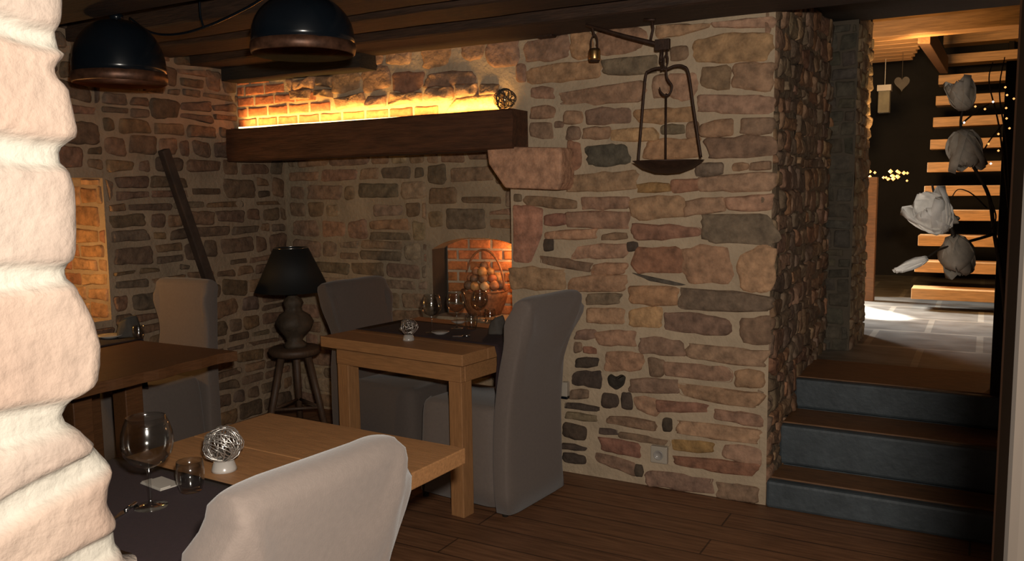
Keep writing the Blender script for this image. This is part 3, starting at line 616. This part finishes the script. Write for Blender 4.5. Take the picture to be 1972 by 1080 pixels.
# ---------------------------------------------------------------- slip-covered chairs (front faces local -X)
def chair(label,loc,rz,m,wb=.225,en=.02,ef=.04,seat_d=.46,recl=.075,rt=1.02,skirtgap=True):
    t=thing('covered_chair',label,'chair',loc,rz)
    # back cover: rings of rounded rectangles from floor to the top
    mb=MB(); n=48; zs=[.025,.12,.24,.36,.46,.55,.64,.70,.74,.78,.82,.855,.885,.915,.945,.97,.99,1.003,1.008]; zs=[z*rt/1.008 for z in zs]; vs=[];fs=[]
    cx_top=recl
    for i,z in enumerate(zs):
        f=z/rt
        cx=recl*max(0,(f-.42)/.58)**1.4+(.01 if f<.1 else 0)
        w=wb*(1.02 if f<.45 else 1.0); wst=.16*math.exp(-((f-.70)/.11)**2)
        sg=.035 if f>.895 else .075
        eb=math.exp(-((f-.895)/sg)**2)
        th=.050 if f<.97 else .050*(1-((f-.97)/.03)**2*.55)
        if f>.985: w-= .008
        for k in range(n):
            a=2*PI*k/n; ca=math.cos(a); sa=math.sin(a); p=7.0
            x=th*math.copysign(abs(ca)**(2/p),ca); y=w*math.copysign(abs(sa)**(2/p),sa)
            s=abs(y)/w; y*=(1-wst) if y>0 else 1; e=eb*(ef if y>0 else en)
            y+=math.copysign(e*s**6,y) if s>.7 else 0
            if s>.85: x-= .020*eb*(1 if x<0 else .2)
            # folds
            x+=.006*noise.noise(Vector((x*6,y*7+rz*3,z*3)))*(1.5 if z>.5 else 1)+.006*math.sin(y*26+2*rz)*max(0,.5-z)*.9
            y+=.004*noise.noise(Vector((x*9,3+rz,z*6)))
            if f>.5:
                for sg2,pw in ((1,1.0),(-1,.8)):
                    # sagging creases running down from the top corners
                    dd=(w-sg2*y)*1.0-(rt-z)*.42; x+=.013*math.exp(-(dd/.018)**2)*pw*(1 if x>0 else .3)*min(1,(rt-z)/.08)
                    dd=(w-sg2*y)*1.0-(rt-z)*.22; x+=.010*math.exp(-(dd/.014)**2)*pw*(1 if x>0 else .3)*min(1,(rt-z)/.1)
            dz=-.006*s**8*(1 if i>=15 else 0)+ .006*noise.noise(Vector((y*7,rz*5,1)))*(1 if i>=15 else 0)
            vs.append((x+cx,y,z+dz))
    K=n
    for i in range(len(zs)-1):
        for k in range(n): fs.append((i*n+k,i*n+(k+1)%n,(i+1)*n+(k+1)%n,(i+1)*n+k))
    fs.append(tuple(range(n))[::-1]); q=len(zs)-1; b0=len(vs)
    for k in range(n):
        p_=Vector(vs[q*n+k]); vs.append((cx_top+(p_.x-cx_top)*.4,p_.y*.97,p_.z+.003))
    for k in range(n): fs.append((q*n+k,q*n+(k+1)%n,b0+(k+1)%n,b0+k))
    for k in range(-n//4,n//4): fs.append((b0+k%n,b0+(k+1)%n,b0+(n//2-k-1)%n,b0+(n//2-k)%n))
    fs=[f for f in fs if len(set(f))>=3]
    mb.add(vs,fs,smooth=True); mb.build('backrest',m,t)
    # seat with skirt
    mb=MB(); vs=[];fs=[]; zs2=[.03,.12,.22,.32,.40,.445,.465,.472]; 
    for i,z in enumerate(zs2):
        sh=0 if i<5 else (.003,.010,.03)[i-5]
        fl=.018*(1-z/.44) if z<.44 else 0
        for k in range(n):
            a=2*PI*k/n; ca=math.cos(a);sa=math.sin(a); p=7
            x=-.05-seat_d/2+(seat_d/2+fl-sh)*math.copysign(abs(ca)**(2/p),ca); y=(min(wb-.02,.20)+fl-sh)*math.copysign(abs(sa)**(2/p),sa)
            y+=.008*math.sin(x*30)*max(0,.42-z); x+=.008*math.sin(y*28+1)*max(0,.42-z)
            vs.append((min(x,-.052),y,z+(.012 if i==7 and abs(ca)<.9 else 0)))
    for i in range(len(zs2)-1):
        for k in range(n): fs.append((i*n+k,i*n+(k+1)%n,(i+1)*n+(k+1)%n,(i+1)*n+k))
    fs.append(tuple(range(n))[::-1]); fs.append(tuple((len(zs2)-1)*n+k for k in range(n)))
    mb.add(vs,fs,smooth=True); mb.build('seat',m,t)
    for x in (-.05-seat_d+.04,.0):
        for y in (-wb+.035,wb-.035):
            mb=MB(); mb.lathe([(.0,0),(.014,0),(.017,.08),(0,.08)],(x,y,0),10); mb.build('foot',M_BLACKWOOD,t)
    return t
C1=chair('light linen covered chair in the foreground, its back towards the camera',(-1.045,1.055,0),math.radians(-3),M_LINEN,wb=.20,recl=.06,en=.03,ef=.045)
C2R=chair('grey-brown linen covered chair at the right end of the small oven table',(-1.825,3.38,0),math.radians(-5),M_LINEN,wb=.235,recl=.12,rt=1.0,en=.005,ef=.095)
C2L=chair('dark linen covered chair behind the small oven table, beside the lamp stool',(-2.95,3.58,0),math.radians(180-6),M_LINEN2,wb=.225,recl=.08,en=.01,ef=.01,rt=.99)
C3=chair('linen covered chair against the left wall lit warm from the wall niche',(-3.88,3.15,0),math.radians(90+4),M_LINEN,wb=.20,recl=.03,en=.0,ef=.0,rt=1.0)
# ---------------------------------------------------------------- table lamp on stool
def sAt(x,y): return at(x,y,D=4.95)
st=at(568,668,D=4.95); zS=st.z; stp=Vector((st.x,st.y,0))
t=thing('round_stool','small round wooden stool under the black shaded table lamp','stool',stp)
mb=MB(); mb.lathe([(0,zS-.045),(.135,zS-.045),(.150,zS-.030),(.152,zS-.008),(.140,zS),(0,zS)],n=36); mb.build('seat',M_STOOL,t)
for k in range(3):
    a=math.radians(250+120*k); mb=MB(); mb.tube([(.085*math.cos(a),.085*math.sin(a),zS-.04),(.21*math.cos(a),.21*math.sin(a),0)],[.022,.017],10); mb.build('leg',M_STOOL,t)
mb=MB(); 
P3=[(.16*math.cos(math.radians(250+120*k)),.16*math.sin(math.radians(250+120*k)),zS*.38) for k in range(3)]
for k in range(3): mb.tube([P3[k],P3[(k+1)%3]],.009,8)
mb.build('stretcher',M_STOOL,t)
t=thing('table_lamp','table lamp with black cone shade and carved wood base on the stool','lamp',(stp.x,stp.y,zS))
mb=MB(); mb.lathe([(0,0),(.065,0),(.068,.02),(.045,.04),(.055,.07),(.095,.11),(.105,.15),(.085,.19),(.05,.215),(.045,.235),(.060,.26),(.050,.285),(.028,.30),(.022,.34),(0,.34)],n=26,lump=.22,seed=3); mb.build('lamp_base',M_CARVED,t)
mb=MB(); R0,R1,z0,z1=.214,.098,.335,.585
mb.lathe([(R0,z0),(R1,z1),(R1-.004,z1),(R0-.005,z0),(R0,z0)],n=44); o=mb.build('lamp_shade',M_BLACKCLOTH,t)
mb=MB(); mb.tube([(R1*math.cos(2*PI*i/40),R1*math.sin(2*PI*i/40),z1) for i in range(40)],.0022,5,closed=True); mb.tube([(-R1,0,z1-.005),(R1,0,z1-.005)],.002,5); mb.tube([(0,0,.33),(0,0,z1-.005)],.004,6); mb.build('shade_ring',M_STEEL,o)
# ---------------------------------------------------------------- glassware and settings
def wine_glass(label,loc,s=1.0,group=None):
    t=thing('wine_glass',label,'glass',loc,0,group)
    mb=MB(); out=[(0,.090),(.014,.092),(.036,.103),(.051,.123),(.056,.146),(.054,.170),(.048,.190),(.041,.207)]; inn=[(.0398,.207),(.0468,.190),(.0528,.170),(.0548,.146),(.0498,.124),(.035,.1045),(.013,.0935),(0,.0925)]
    mb.lathe([(r*s,z*s) for r,z in out+inn],n=36); mb.build('bowl',M_GLASS,t)
    mb=MB(); mb.lathe([(r*s,z*s) for r,z in [(0,0),(.036,0),(.0365,.0015),(.020,.003),(.006,.007),(.0035,.02),(.0032,.06),(.005,.082),(.011,.0905),(0,.0907)]],n=32); mb.build('stem',M_GLASS,t)
    return t
def tumbler(label,loc,s=1.0,group=None):
    t=tag(MB_tumbler(s).build('tumbler',M_GLASS,loc=loc),label,'glass',group); return t
def MB_tumbler(s):
    mb=MB(); mb.lathe([(r*s,z*s) for r,z in [(0,0),(.028,0),(.030,.003),(.038,.035),(.0385,.06),(.036,.088),(.0345,.088),(.0368,.06),(.0362,.035),(.028,.010),(0,.008)]],n=32); return mb
Z1=.7655
def on(x,y,z=Z1): return at(x,y,Z=z)
wine_glass('large wine glass on the plum runner of the foreground table',on(291,975),1.02)
tumbler('clear tumbler beside the large wine glass on the foreground table',on(368,945),.85)
wire_holder('silver wire ball candle holder on the foreground oak table',on(432,905,.7605),.045,M_WIRE,n=30)
mb=MB(); mb.box((-.045,-.028,0),(.045,.028,.003)); mb.box((-.043,-.026,.003),(.043,.0,.006)); o=mb.build('folded_card',M_CREAMCARD,loc=on(310,932)); rot(o,math.radians(-8)); tag(o,'small white folded card lying behind the wine glass stem','card')
def knife(label,a,b,name='table_knife'):
    a=Vector(a);b=Vector(b); mb=MB(); d=(b-a); L=d.length; d.normalize(); w=Vector((-d.y,d.x,0))*.008
    mb.tube([a+Vector((0,0,.004)),a+d*L*.45+Vector((0,0,.004))],[.005,.004],8)
    p=a+d*L*.45; q=b; up=Vector((0,0,.003)); mb.add([p-w,p+w,q+w*.6,q-w*.2,p-w+up,p+w+up,q+w*.6+up,q-w*.2+up],[(0,1,2,3),(4,5,6,7),(0,1,5,4),(1,2,6,5),(2,3,7,6),(3,0,4,7)])
    return tag(mb.build(name,M_STEEL),label,'cutlery')
knife('steel knife on the plum runner left of the wine glass',on(262,972),on(215,1003))
Z2=.7655
for (x,y,s,l) in ((832,640,.92,'leftmost of the tall wine glasses on the small oven table'),(880,632,.92,'second tall wine glass from the left on the small oven table'),(925,618,.80,'shorter wine glass nearest the grey napkin on the small oven table')):
    wine_glass(l,on(x,y),s)
tumbler('clear tumbler in front of the grey napkin on the small oven table',on(908,633),.85)
tumbler('clear tumbler between the oven mouth and the small glasses on the oven table',on(944,620),.8)
wire_holder('pale wire ball candle holder at the front left of the small oven table',on(787,655,.7605),.040,M_WIRE,n=16)
def plate(label,loc,r,name='side_plate'):
    mb=MB(); mb.lathe([(0,0),(r*.6,0),(r*.65,.003),(r,.012),(r*.99,.014),(r*.6,.006),(0,.005)],n=36); return tag(mb.build(name,M_CERAM,loc=loc),label,'plate')
plate('small white plate at the foot of the leftmost wine glass',on(848,643)+Vector((0,0,0)),.045)
plate('small white plate under the second wine glass by the oven mouth',on(884,622),.042)
def napkin(label,loc,rz,w=.12,h=.085):
    mb=MB(); n=16; vs=[];fs=[]
    for i in range(n+1):
        u=i/n*2-1
        for j in range(9):
            v=j/8; r=w*.5*(1-.35*v); a=u*PI*.92; k=1+.12*math.sin(5*a+v*3)
            vs.append((r*math.cos(a)*k*.8,r*math.sin(a)*k,h*v*(1-.35*abs(u)**2)))
    for i in range(n):
        for j in range(8): fs.append((i*9+j,i*9+j+1,(i+1)*9+j+1,(i+1)*9+j))
    mb.add(vs,fs,smooth=True); o=mb.build('folded_napkin',M_NAPKIN,loc=loc); rot(o,rz)
    md=o.modifiers.new('S','SOLIDIFY'); md.thickness=.003; return tag(o,label,'napkin')
napkin('standing grey napkin at the right end of the small oven table',on(958,640),.3)
knife('steel knife near the runner edge of the small oven table',on(905,648),on(872,648))
# table 3 setting
napkin('standing dark grey napkin on the reddish table by the left wall',on(248,645),.8,.15,.10)
plate('white plate peeking out beside the dark napkin on the reddish table',on(212,650),.06)
tumbler('clear tumbler at the foot of the dark napkin on the reddish table',on(268,652),.75)
# ---------------------------------------------------------------- hoop basket in the oven
bx=at(938,570,Y=YH+.20); bc=Vector((bx.x,YH+.17,OZB+.002))
t=thing('hoop_basket','hooped wicker basket filled with round lumps inside the lit oven mouth','basket',bc)
mb=MB(); mb.lathe([(0,0),(.10,0),(.125,.05),(.140,.11),(.145,.15),(.137,.15),(.13,.10),(.115,.05),(.09,.012),(0,.012)],n=32,lump=.04); mb.build('bowl',M_WICKER,t)
mb=MB(); mb.tube([(.142*math.cos(a),.0,.15+.25*math.sin(a)) for a in [PI*i/24 for i in range(25)]],.007,8); mb.tube([(.141*math.cos(a),.141*math.sin(a),.15) for a in [2*PI*i/28 for i in range(28)]],.007,6,closed=True); mb.build('hoop_handle',M_WICKER,t)
cl=[(.50,.27,.10),(.42,.14,.06),(.30,.10,.05),(.55,.36,.18),(.45,.20,.09),(.20,.11,.06)]
protos=[]
for k in range(6):
    mb=MB(); mb.lathe([(0.0001,-.026),(.013,-.022),(.023,-.010),(.026,.003),(.021,.015),(.011,.024),(.0001,.026)],n=12,lump=.35,seed=k*5)
    protos.append((mb,mat('dried_fruit_%d'%k,cl[k],.6,var=.3,scale=40)))
bm_=[None]*6; rr=random.Random(5); cnt=0
for lay,(z,R,nn) in enumerate(((.050,.062,6),(.095,.085,8),(.140,.098,10),(.185,.100,10),(.228,.080,8),(.268,.048,5),(.30,.0,1))):
    for q in range(nn):
        k=rr.randrange(6); a=2*PI*q/nn+lay*.5; r=R*(1 if nn>4 else 1)
        if bm_[k] is None: bm_[k]=protos[k][0].build('dried_fruit',protos[k][1]); o=bm_[k]
        else: o=bm_[k].copy(); COL.objects.link(o)
        o.location=bc+Vector((r*math.cos(a),r*math.sin(a),z)); o.rotation_euler=(rr.uniform(0,6),rr.uniform(0,6),rr.uniform(0,6)); s=rr.uniform(.85,1.05) if lay<3 else rr.uniform(1.0,1.25); o.scale=(s,s,s)
        tag(o,'small round dried fruit heaped in the hooped basket inside the oven mouth','dried fruit','dried fruits in the oven basket')
# ---------------------------------------------------------------- wall socket and small switch box
p=at(1272,873,Y=WY); t=thing('wall_socket','square cream wall socket near the floor on the stone wall','socket',(p.x,WY-.016,p.z))
mb=MB(); mb.box((-.042,-.012,-.042),(.042,.016,.042)); mb.build('face_plate',M_WHITEP,t,bevel=.004)
mb=MB(); mb.lathe([(.024,0),(.024,.004),(.020,.004),(.018,-.001),(0,-.001)],(0,-.014,.0),24,ax=Matrix.Rotation(PI/2,3,'X')); mb.build('socket_ring',M_CERAM,t)
p=at(1092,750,Y=WY); t=thing('junction_box','narrow white box with a black foot on the wall behind the right chair','box',(p.x,WY-.02,p.z))
mb=MB(); mb.box((-.016,-.014,-.03),(.016,.02,.045)); mb.build('box_body',M_WHITEP,t,bevel=.003)
mb=MB(); mb.box((-.018,-.016,-.042),(.018,.02,-.03)); mb.build('box_foot',M_BLACK,t,bevel=.002)
# ---------------------------------------------------------------- flowering branches
def Q(x,y,D=3.1): return at(x,y,D=D)
base=Q(1935,700,3.2)
t=thing('flowering_branch','dark branch spray with white fabric blossoms, some coloured as shaded, by the passage steps','branch',Vector((.10,base.y,.0)))
B=t.location.copy()
paths=[([(1950,1080,3.3),(1950,1000,3.3),(1948,760,3.25),(1932,560,3.2),(1915,450,3.15),(1905,380,3.1),(1880,330,3.1),(1862,300,3.1),(1850,240,3.12),(1858,200,3.1),(1868,170,3.1)],.010),
 ([(1915,450,3.15),(1890,458,3.1),(1845,470,3.08),(1810,480,3.06),(1785,496,3.05),(1770,502,3.05)],.0065),
 ([(1905,380,3.1),(1918,420,3.1),(1900,455,3.1)],.004),
 ([(1900,400,3.15),(1870,372,3.1),(1845,365,3.1),(1832,382,3.1)],.003),
 ([(1840,470,3.08),(1832,440,3.08),(1812,405,3.1),(1800,375,3.12),(1795,355,3.12)],.0095),
 ([(1948,760,3.25),(1945,500,3.25),(1940,300,3.2),(1925,180,3.2),(1935,110,3.2)],.005),
 ([(1942,400,3.2),(1925,250,3.2),(1905,160,3.15),(1912,120,3.15)],.004),
 ([(1850,240,3.12),(1880,215,3.15),(1905,200,3.2)],.004),
 ([(1880,330,3.1),(1900,280,3.15),(1930,240,3.2)],.004)]
mb=MB()
for pp,r in paths:
    q=bez([Q(*p)-B for p in pp],7); mb.tube(q,[max(r*(1-.65*i/len(q)),.0018) for i in range(len(q))],7)
mb.build('stem',M_TWIG,t)
def petal(mb,base,dirv,L,W,curl,side):
    d=dirv.normalized(); s=d.cross(side).normalized(); nrm=s.cross(d); vs=[];fs=[]; nu,nv=7,5
    for i in range(nu+1):
        u=i/nu; ww=W*math.sin(PI*min(1,u*.85+.12))**.7*(1 if u<1 else .3)
        for j in range(nv):
            v=j/(nv-1)*2-1; vs.append(base+d*L*u+s*ww*v*.5+nrm*(curl*L*(u*u-.2*u)-abs(v)**2*W*.22+.006*noise.noise(Vector((u*5,v*3,L*90)))))
    for i in range(nu):
        for j in range(nv-1): fs.append((i*nv+j,i*nv+j+1,(i+1)*nv+j+1,(i+1)*nv+j))
    mb.add(vs,fs,smooth=True)
def bloom(c,axis,L,W,n,open_,m,label,seed,name='blossom'):
    rn=random.Random(seed); axis=axis.normalized(); a0=axis.orthogonal().normalized(); b0=axis.cross(a0); mb=MB()
    for k in range(n):
        a=2*PI*k/n+rn.uniform(-.25,.25); rad=a0*math.cos(a)+b0*math.sin(a); o=open_*rn.uniform(.7,1.25)
        petal(mb,c+rad*.006,axis+rad*o,L*rn.uniform(.85,1.1),W*rn.uniform(.9,1.1),-.25*open_,rad)
    o=mb.build(name,m,t); md=o.modifiers.new('S','SOLIDIFY'); md.thickness=.0018; md.offset=0; o['label']=label; return o
def dirpx(x0,y0,x1,y1,D=3.1,away=0): return (Q(x1,y1,D-away)-Q(x0,y0,D))
bloom(Q(1822,446)-B,dirpx(1822,446,1785,400,away=.02),.155,.125,12,.75,M_PETAL,'big open white blossom',1)
bloom(Q(1785,497,3.05)-B,dirpx(1785,497,1722,524),.125,.042,6,.07,M_PETAL,'closed white bud',2,'bud')
bloom(Q(1838,452)-B,dirpx(1838,452,1846,520,away=.03),.145,.115,8,.55,M_PETAL_SHADE,'drooping white blossom coloured as shaded',3)
bloom(Q(1852,250)-B,dirpx(1852,250,1862,322,away=.03),.150,.115,8,.55,M_PETAL_SHADE,'upper drooping white blossom coloured as shaded',4)
bloom(Q(1862,212)-B,dirpx(1862,212,1846,165,away=.02),.115,.09,8,.6,M_PETAL_SHADE,'topmost white blossom coloured as shaded',5)
bloom(Q(1812,405)-B,dirpx(1812,405,1850,440),.07,.04,5,.4,M_PETAL_SHADE,'small white bud coloured as shaded',6,'bud')
rn=random.Random(11)
FL=[(1857,236),(1912,196),(1936,183),(1938,208),(1944,247),(1922,258),(1906,277),(1908,315),(1935,168),(1876,205),(1900,210),(1940,228),(1926,290),(1950,190)]
mbw=[MB() for _ in FL]
for i,(x,y) in enumerate(FL):
    mb=MB(); mb.lathe([(.0001,-.0045),(.004,-.001),(.004,.001),(.0001,.0045)],Q(x+rn.uniform(-4,4),y,3.12)-B,8); o=mb.build('light_bead',(M_FAIRYW if i in(0,1,7) else M_FAIRY),t)
# ---------------------------------------------------------------- back room: open stair, timber ceiling, counter
t=thing('open_staircase','open staircase of thick pale timber treads rising in the back room','staircase',(-.15,7.3,.478))
for k in range(14):
    z=.17+.2*k; y=.0+.16*k; x0=-.49+.15; 
    mb=MB(); x0+=.0065*k; mb.box((x0,y,z-.085),(.36+.15 if k>8 else .27,y+.24,z)); o=mb.build('tread',M_PINE,t,bevel=.004)
mb=MB(); vs=[]
for x in (.27,.31): vs+=[(x,-.05,-.0),(x,.30,-.0),(x,2.50,2.50),(x,2.15,2.60)]
mb.add(vs,[(0,1,2,3),(4,5,6,7),(0,1,5,4),(1,2,6,5),(2,3,7,6),(3,0,4,7)]); mb.build('stringer',M_BLACKWOOD,t)
def pale_beam(label,x0,x1,y0,y1,z0,z1):
    mb=MB(); mb.box((x0,y0,z0),(x1,y1,z1)); return tag(mb.build('pale_ceiling_beam',M_PINE,bevel=.006),label,'beam')
pale_beam('pale timber beam at the top of the passage, nearest of the back room beams',-2.5,1.2,6.15,6.30,2.43,2.57)
mb=MB()
for k in range(9): mb.box((-2.5,6.31+.2*k,2.52),(-.36-.03*k,6.50+.2*k,2.55))
mb.build('x',M_PINE,bevel=.004); o=bpy.data.objects['x']; o.name='ceiling_back_room'; struct(o)
q=[at(1768,64,Z=2.5),at(1792,64,Z=2.5),at(1826,126,Z=2.5),at(1810,126,Z=2.5)]
mb=MB(); mb.add([v-Vector((0,0,.07)) for v in q]+[v+Vector((0,0,.07)) for v in q],[(0,1,2,3),(4,5,6,7),(0,1,5,4),(1,2,6,5),(2,3,7,6),(3,0,4,7)])
tag(mb.build('stairwell_trimmer',M_TREAD,bevel=.004),'slanting dark timber edging the stairwell above the open stairs','beam')
for a_,b_,nm in (((-2.8,9.95,.4),(1.4,10.05,4),'wall_back_room'),((-2.8,6.0,.4),(-2.7,9.94,4),'wall_back_room_left'),((.66,4.64,.4),(.76,9.94,4),'wall_back_room_right')):
    mb=MB(); mb.box(a_,b_); struct(mb.build(nm,M_DARK))
t=thing('bar_counter','dark bar counter with a reddish end post in the back room','counter',(-1.55,8.0,.478))
mb=MB(); mb.box((-.9,0,0),(.62,.6,.965)); mb.build('counter_body',M_DARK,t,bevel=.006)
mb=MB(); mb.box((-.95,-.05,.965),(.66,.65,1.0)); mb.build('counter_top',M_BLACKWOOD,t,bevel=.006)
p=at(1675,420,Y=7.7); mb=MB(); mb.box((p.x-.05+1.55,-.32,0),(p.x+.05+1.55,-.22,1.05)); mb.build('end_post',M_TREAD,t,bevel=.004)
mb=MB(); rn=random.Random(4)
zc=1.498
for (xa,xb,nn) in ((1672,1688,7),(1700,1732,14),(1740,1752,3)):
    for k in range(nn):
        p=at(rn.uniform(xa,xb),rn.uniform(328,350),Y=8.2); s=rn.uniform(.010,.022); mb.lathe([(.0001,-s),(s,0),(.0001,s)],p,6)
tag(mb.build('fairy_lights',M_FAIRY),'cluster of glowing orange fairy lights on the back room counter','fairy lights')
p=at(1703,192,Y=7.9); t=thing('hanging_lantern','pale square hanging lantern box above the back room counter','lantern',p)
mb=MB(); mb.box((-.045,-.045,-.11),(.045,.045,.07)); mb.build('lantern_body',mat('parchment',(.13,.115,.08),.8),t,bevel=.004); mb=MB(); mb.box((-.055,-.055,.07),(.055,.055,.12)); mb.tube([(0,0,.12),(0,0,2.58-p.z)],.003,6); mb.build('lantern_cap',M_CERAM,t,bevel=.004)
p=at(1737,160,Y=7.6); t=thing('hanging_heart','small dim heart shaped ornament hanging in front of the back room wall','ornament',p)
mb=MB(); hp=[]
for i in range(28):
    a=2*PI*i/28; hp.append((.0058*16*math.sin(a)**3*.62,.0058*(13*math.cos(a)-5*math.cos(2*a)-2*math.cos(3*a)-math.cos(4*a))*.7))
K=len(hp); mb.add([(x,-.008,z) for x,z in hp]+[(x,.008,z) for x,z in hp],[tuple(range(K)),tuple(K+i for i in range(K))]+[(i,(i+1)%K,K+(i+1)%K,K+i) for i in range(K)]); mb.build('heart',mat('grey_heart',(.035,.03,.027),.8),t); mb=MB(); mb.tube([(0,0,.03),(0,0,2.58-p.z)],.0016,5); mb.build('string',M_TWIG,t)
# ---------------------------------------------------------------- lights
def light(kind,name,loc,energy,col,**k):
    l=bpy.data.lights.new(name,kind); l.energy=energy; l.color=col
    for a,b in k.items():
        if a!='rot': setattr(l,a,b)
    o=bpy.data.objects.new(name,l); o.location=loc; COL.objects.link(o)
    if 'rot' in k: o.rotation_euler=k['rot']
    return o
def aim(o,tgt): o.rotation_euler=(Vector(tgt)-o.location).to_track_quat('-Z','Y').to_euler()
light('POINT','flash',CAM+RT*.06+UP*.13,240,(1,.91,.80),shadow_soft_size=.03)
o=light('AREA','mantel_glow',(-3.13,3.79,1.885),6.2,(1,.53,.13),shape='RECTANGLE',size=1.86,size_y=.02); aim(o,(-3.13,3.90,1.985)); o.data.spread=math.radians(130)
light('POINT','oven_lamp',(OXR-.14,YH+.16,OZT-.12),2.0,(1,.50,.20),shadow_soft_size=.03)
light('POINT','niche_lamp',(XL-.09,NY0+.06,1.15),9,(1,.55,.17),shadow_soft_size=.04)
light('POINT','pendant_light',pA+Vector((0,0,.02)),4,(1,.5,.2),shadow_soft_size=.04)
light('POINT','pendant_light',pB+Vector((0,0,.02)),1.5,(1,.5,.2),shadow_soft_size=.04)
o=light('SPOT','stair_spot',(-.45,6.05,2.30),130,(1,.62,.28),spot_size=math.radians(120),spot_blend=.7,shadow_soft_size=.08); aim(o,(-.1,8.4,1.3))
o=light('SPOT','beam_uplight',(-.5,5.75,1.75),25,(1,.60,.25),spot_size=math.radians(110),spot_blend=.8,shadow_soft_size=.1); aim(o,(-.55,6.6,2.6))
o=light('AREA','daylight_beam',(-1.93,7.02,2.10),42,(.93,.96,1),shape='RECTANGLE',size=.66,size_y=.10,spread=math.radians(9))
zd=-(Vector((-.81,7.05,.46))-o.location).normalized(); xd=Vector((.46,-.56,0)); xd=(xd-zd*xd.dot(zd)).normalized(); yd=zd.cross(xd)
mm=Matrix((xd,yd,zd)).transposed().to_4x4(); mm.translation=o.location; o.matrix_world=mm
o=light('AREA','window_daylight',(-2.2,8.0,1.9),60,(.88,.94,1),shape='RECTANGLE',size=.8,size_y=.6,spread=math.radians(70)); aim(o,(-.1,7.35,.46))
light('POINT','passage_lamp',(.40,6.2,1.4),4.0,(1,.5,.2),shadow_soft_size=.05)
w=bpy.data.worlds.new('w'); sc.world=w; w.use_nodes=True; w.node_tree.nodes['Background'].inputs[0].default_value=(1,.8,.6,1); w.node_tree.nodes['Background'].inputs[1].default_value=.02
# ---------------------------------------------------------------- camera
cd=bpy.data.cameras.new('camera'); cd.sensor_width=36; cd.lens=F_PX/1972*36; cd.clip_start=.03
co=bpy.data.objects.new('camera',cd); COL.objects.link(co); sc.camera=co
m=Matrix.Identity(4)
for i in range(3): m[i][0]=RT[i]; m[i][1]=UP[i]; m[i][2]=-FW[i]; m[i][3]=CAM[i]
co.matrix_world=m
vs_=sc.view_settings; vs_.view_transform='Standard'; vs_.look='None'; vs_.exposure=0; vs_.gamma=1; vs_.use_curve_mapping=False
sc.cycles.max_bounces=8; sc.cycles.transmission_bounces=8; sc.cycles.sample_clamp_indirect=4
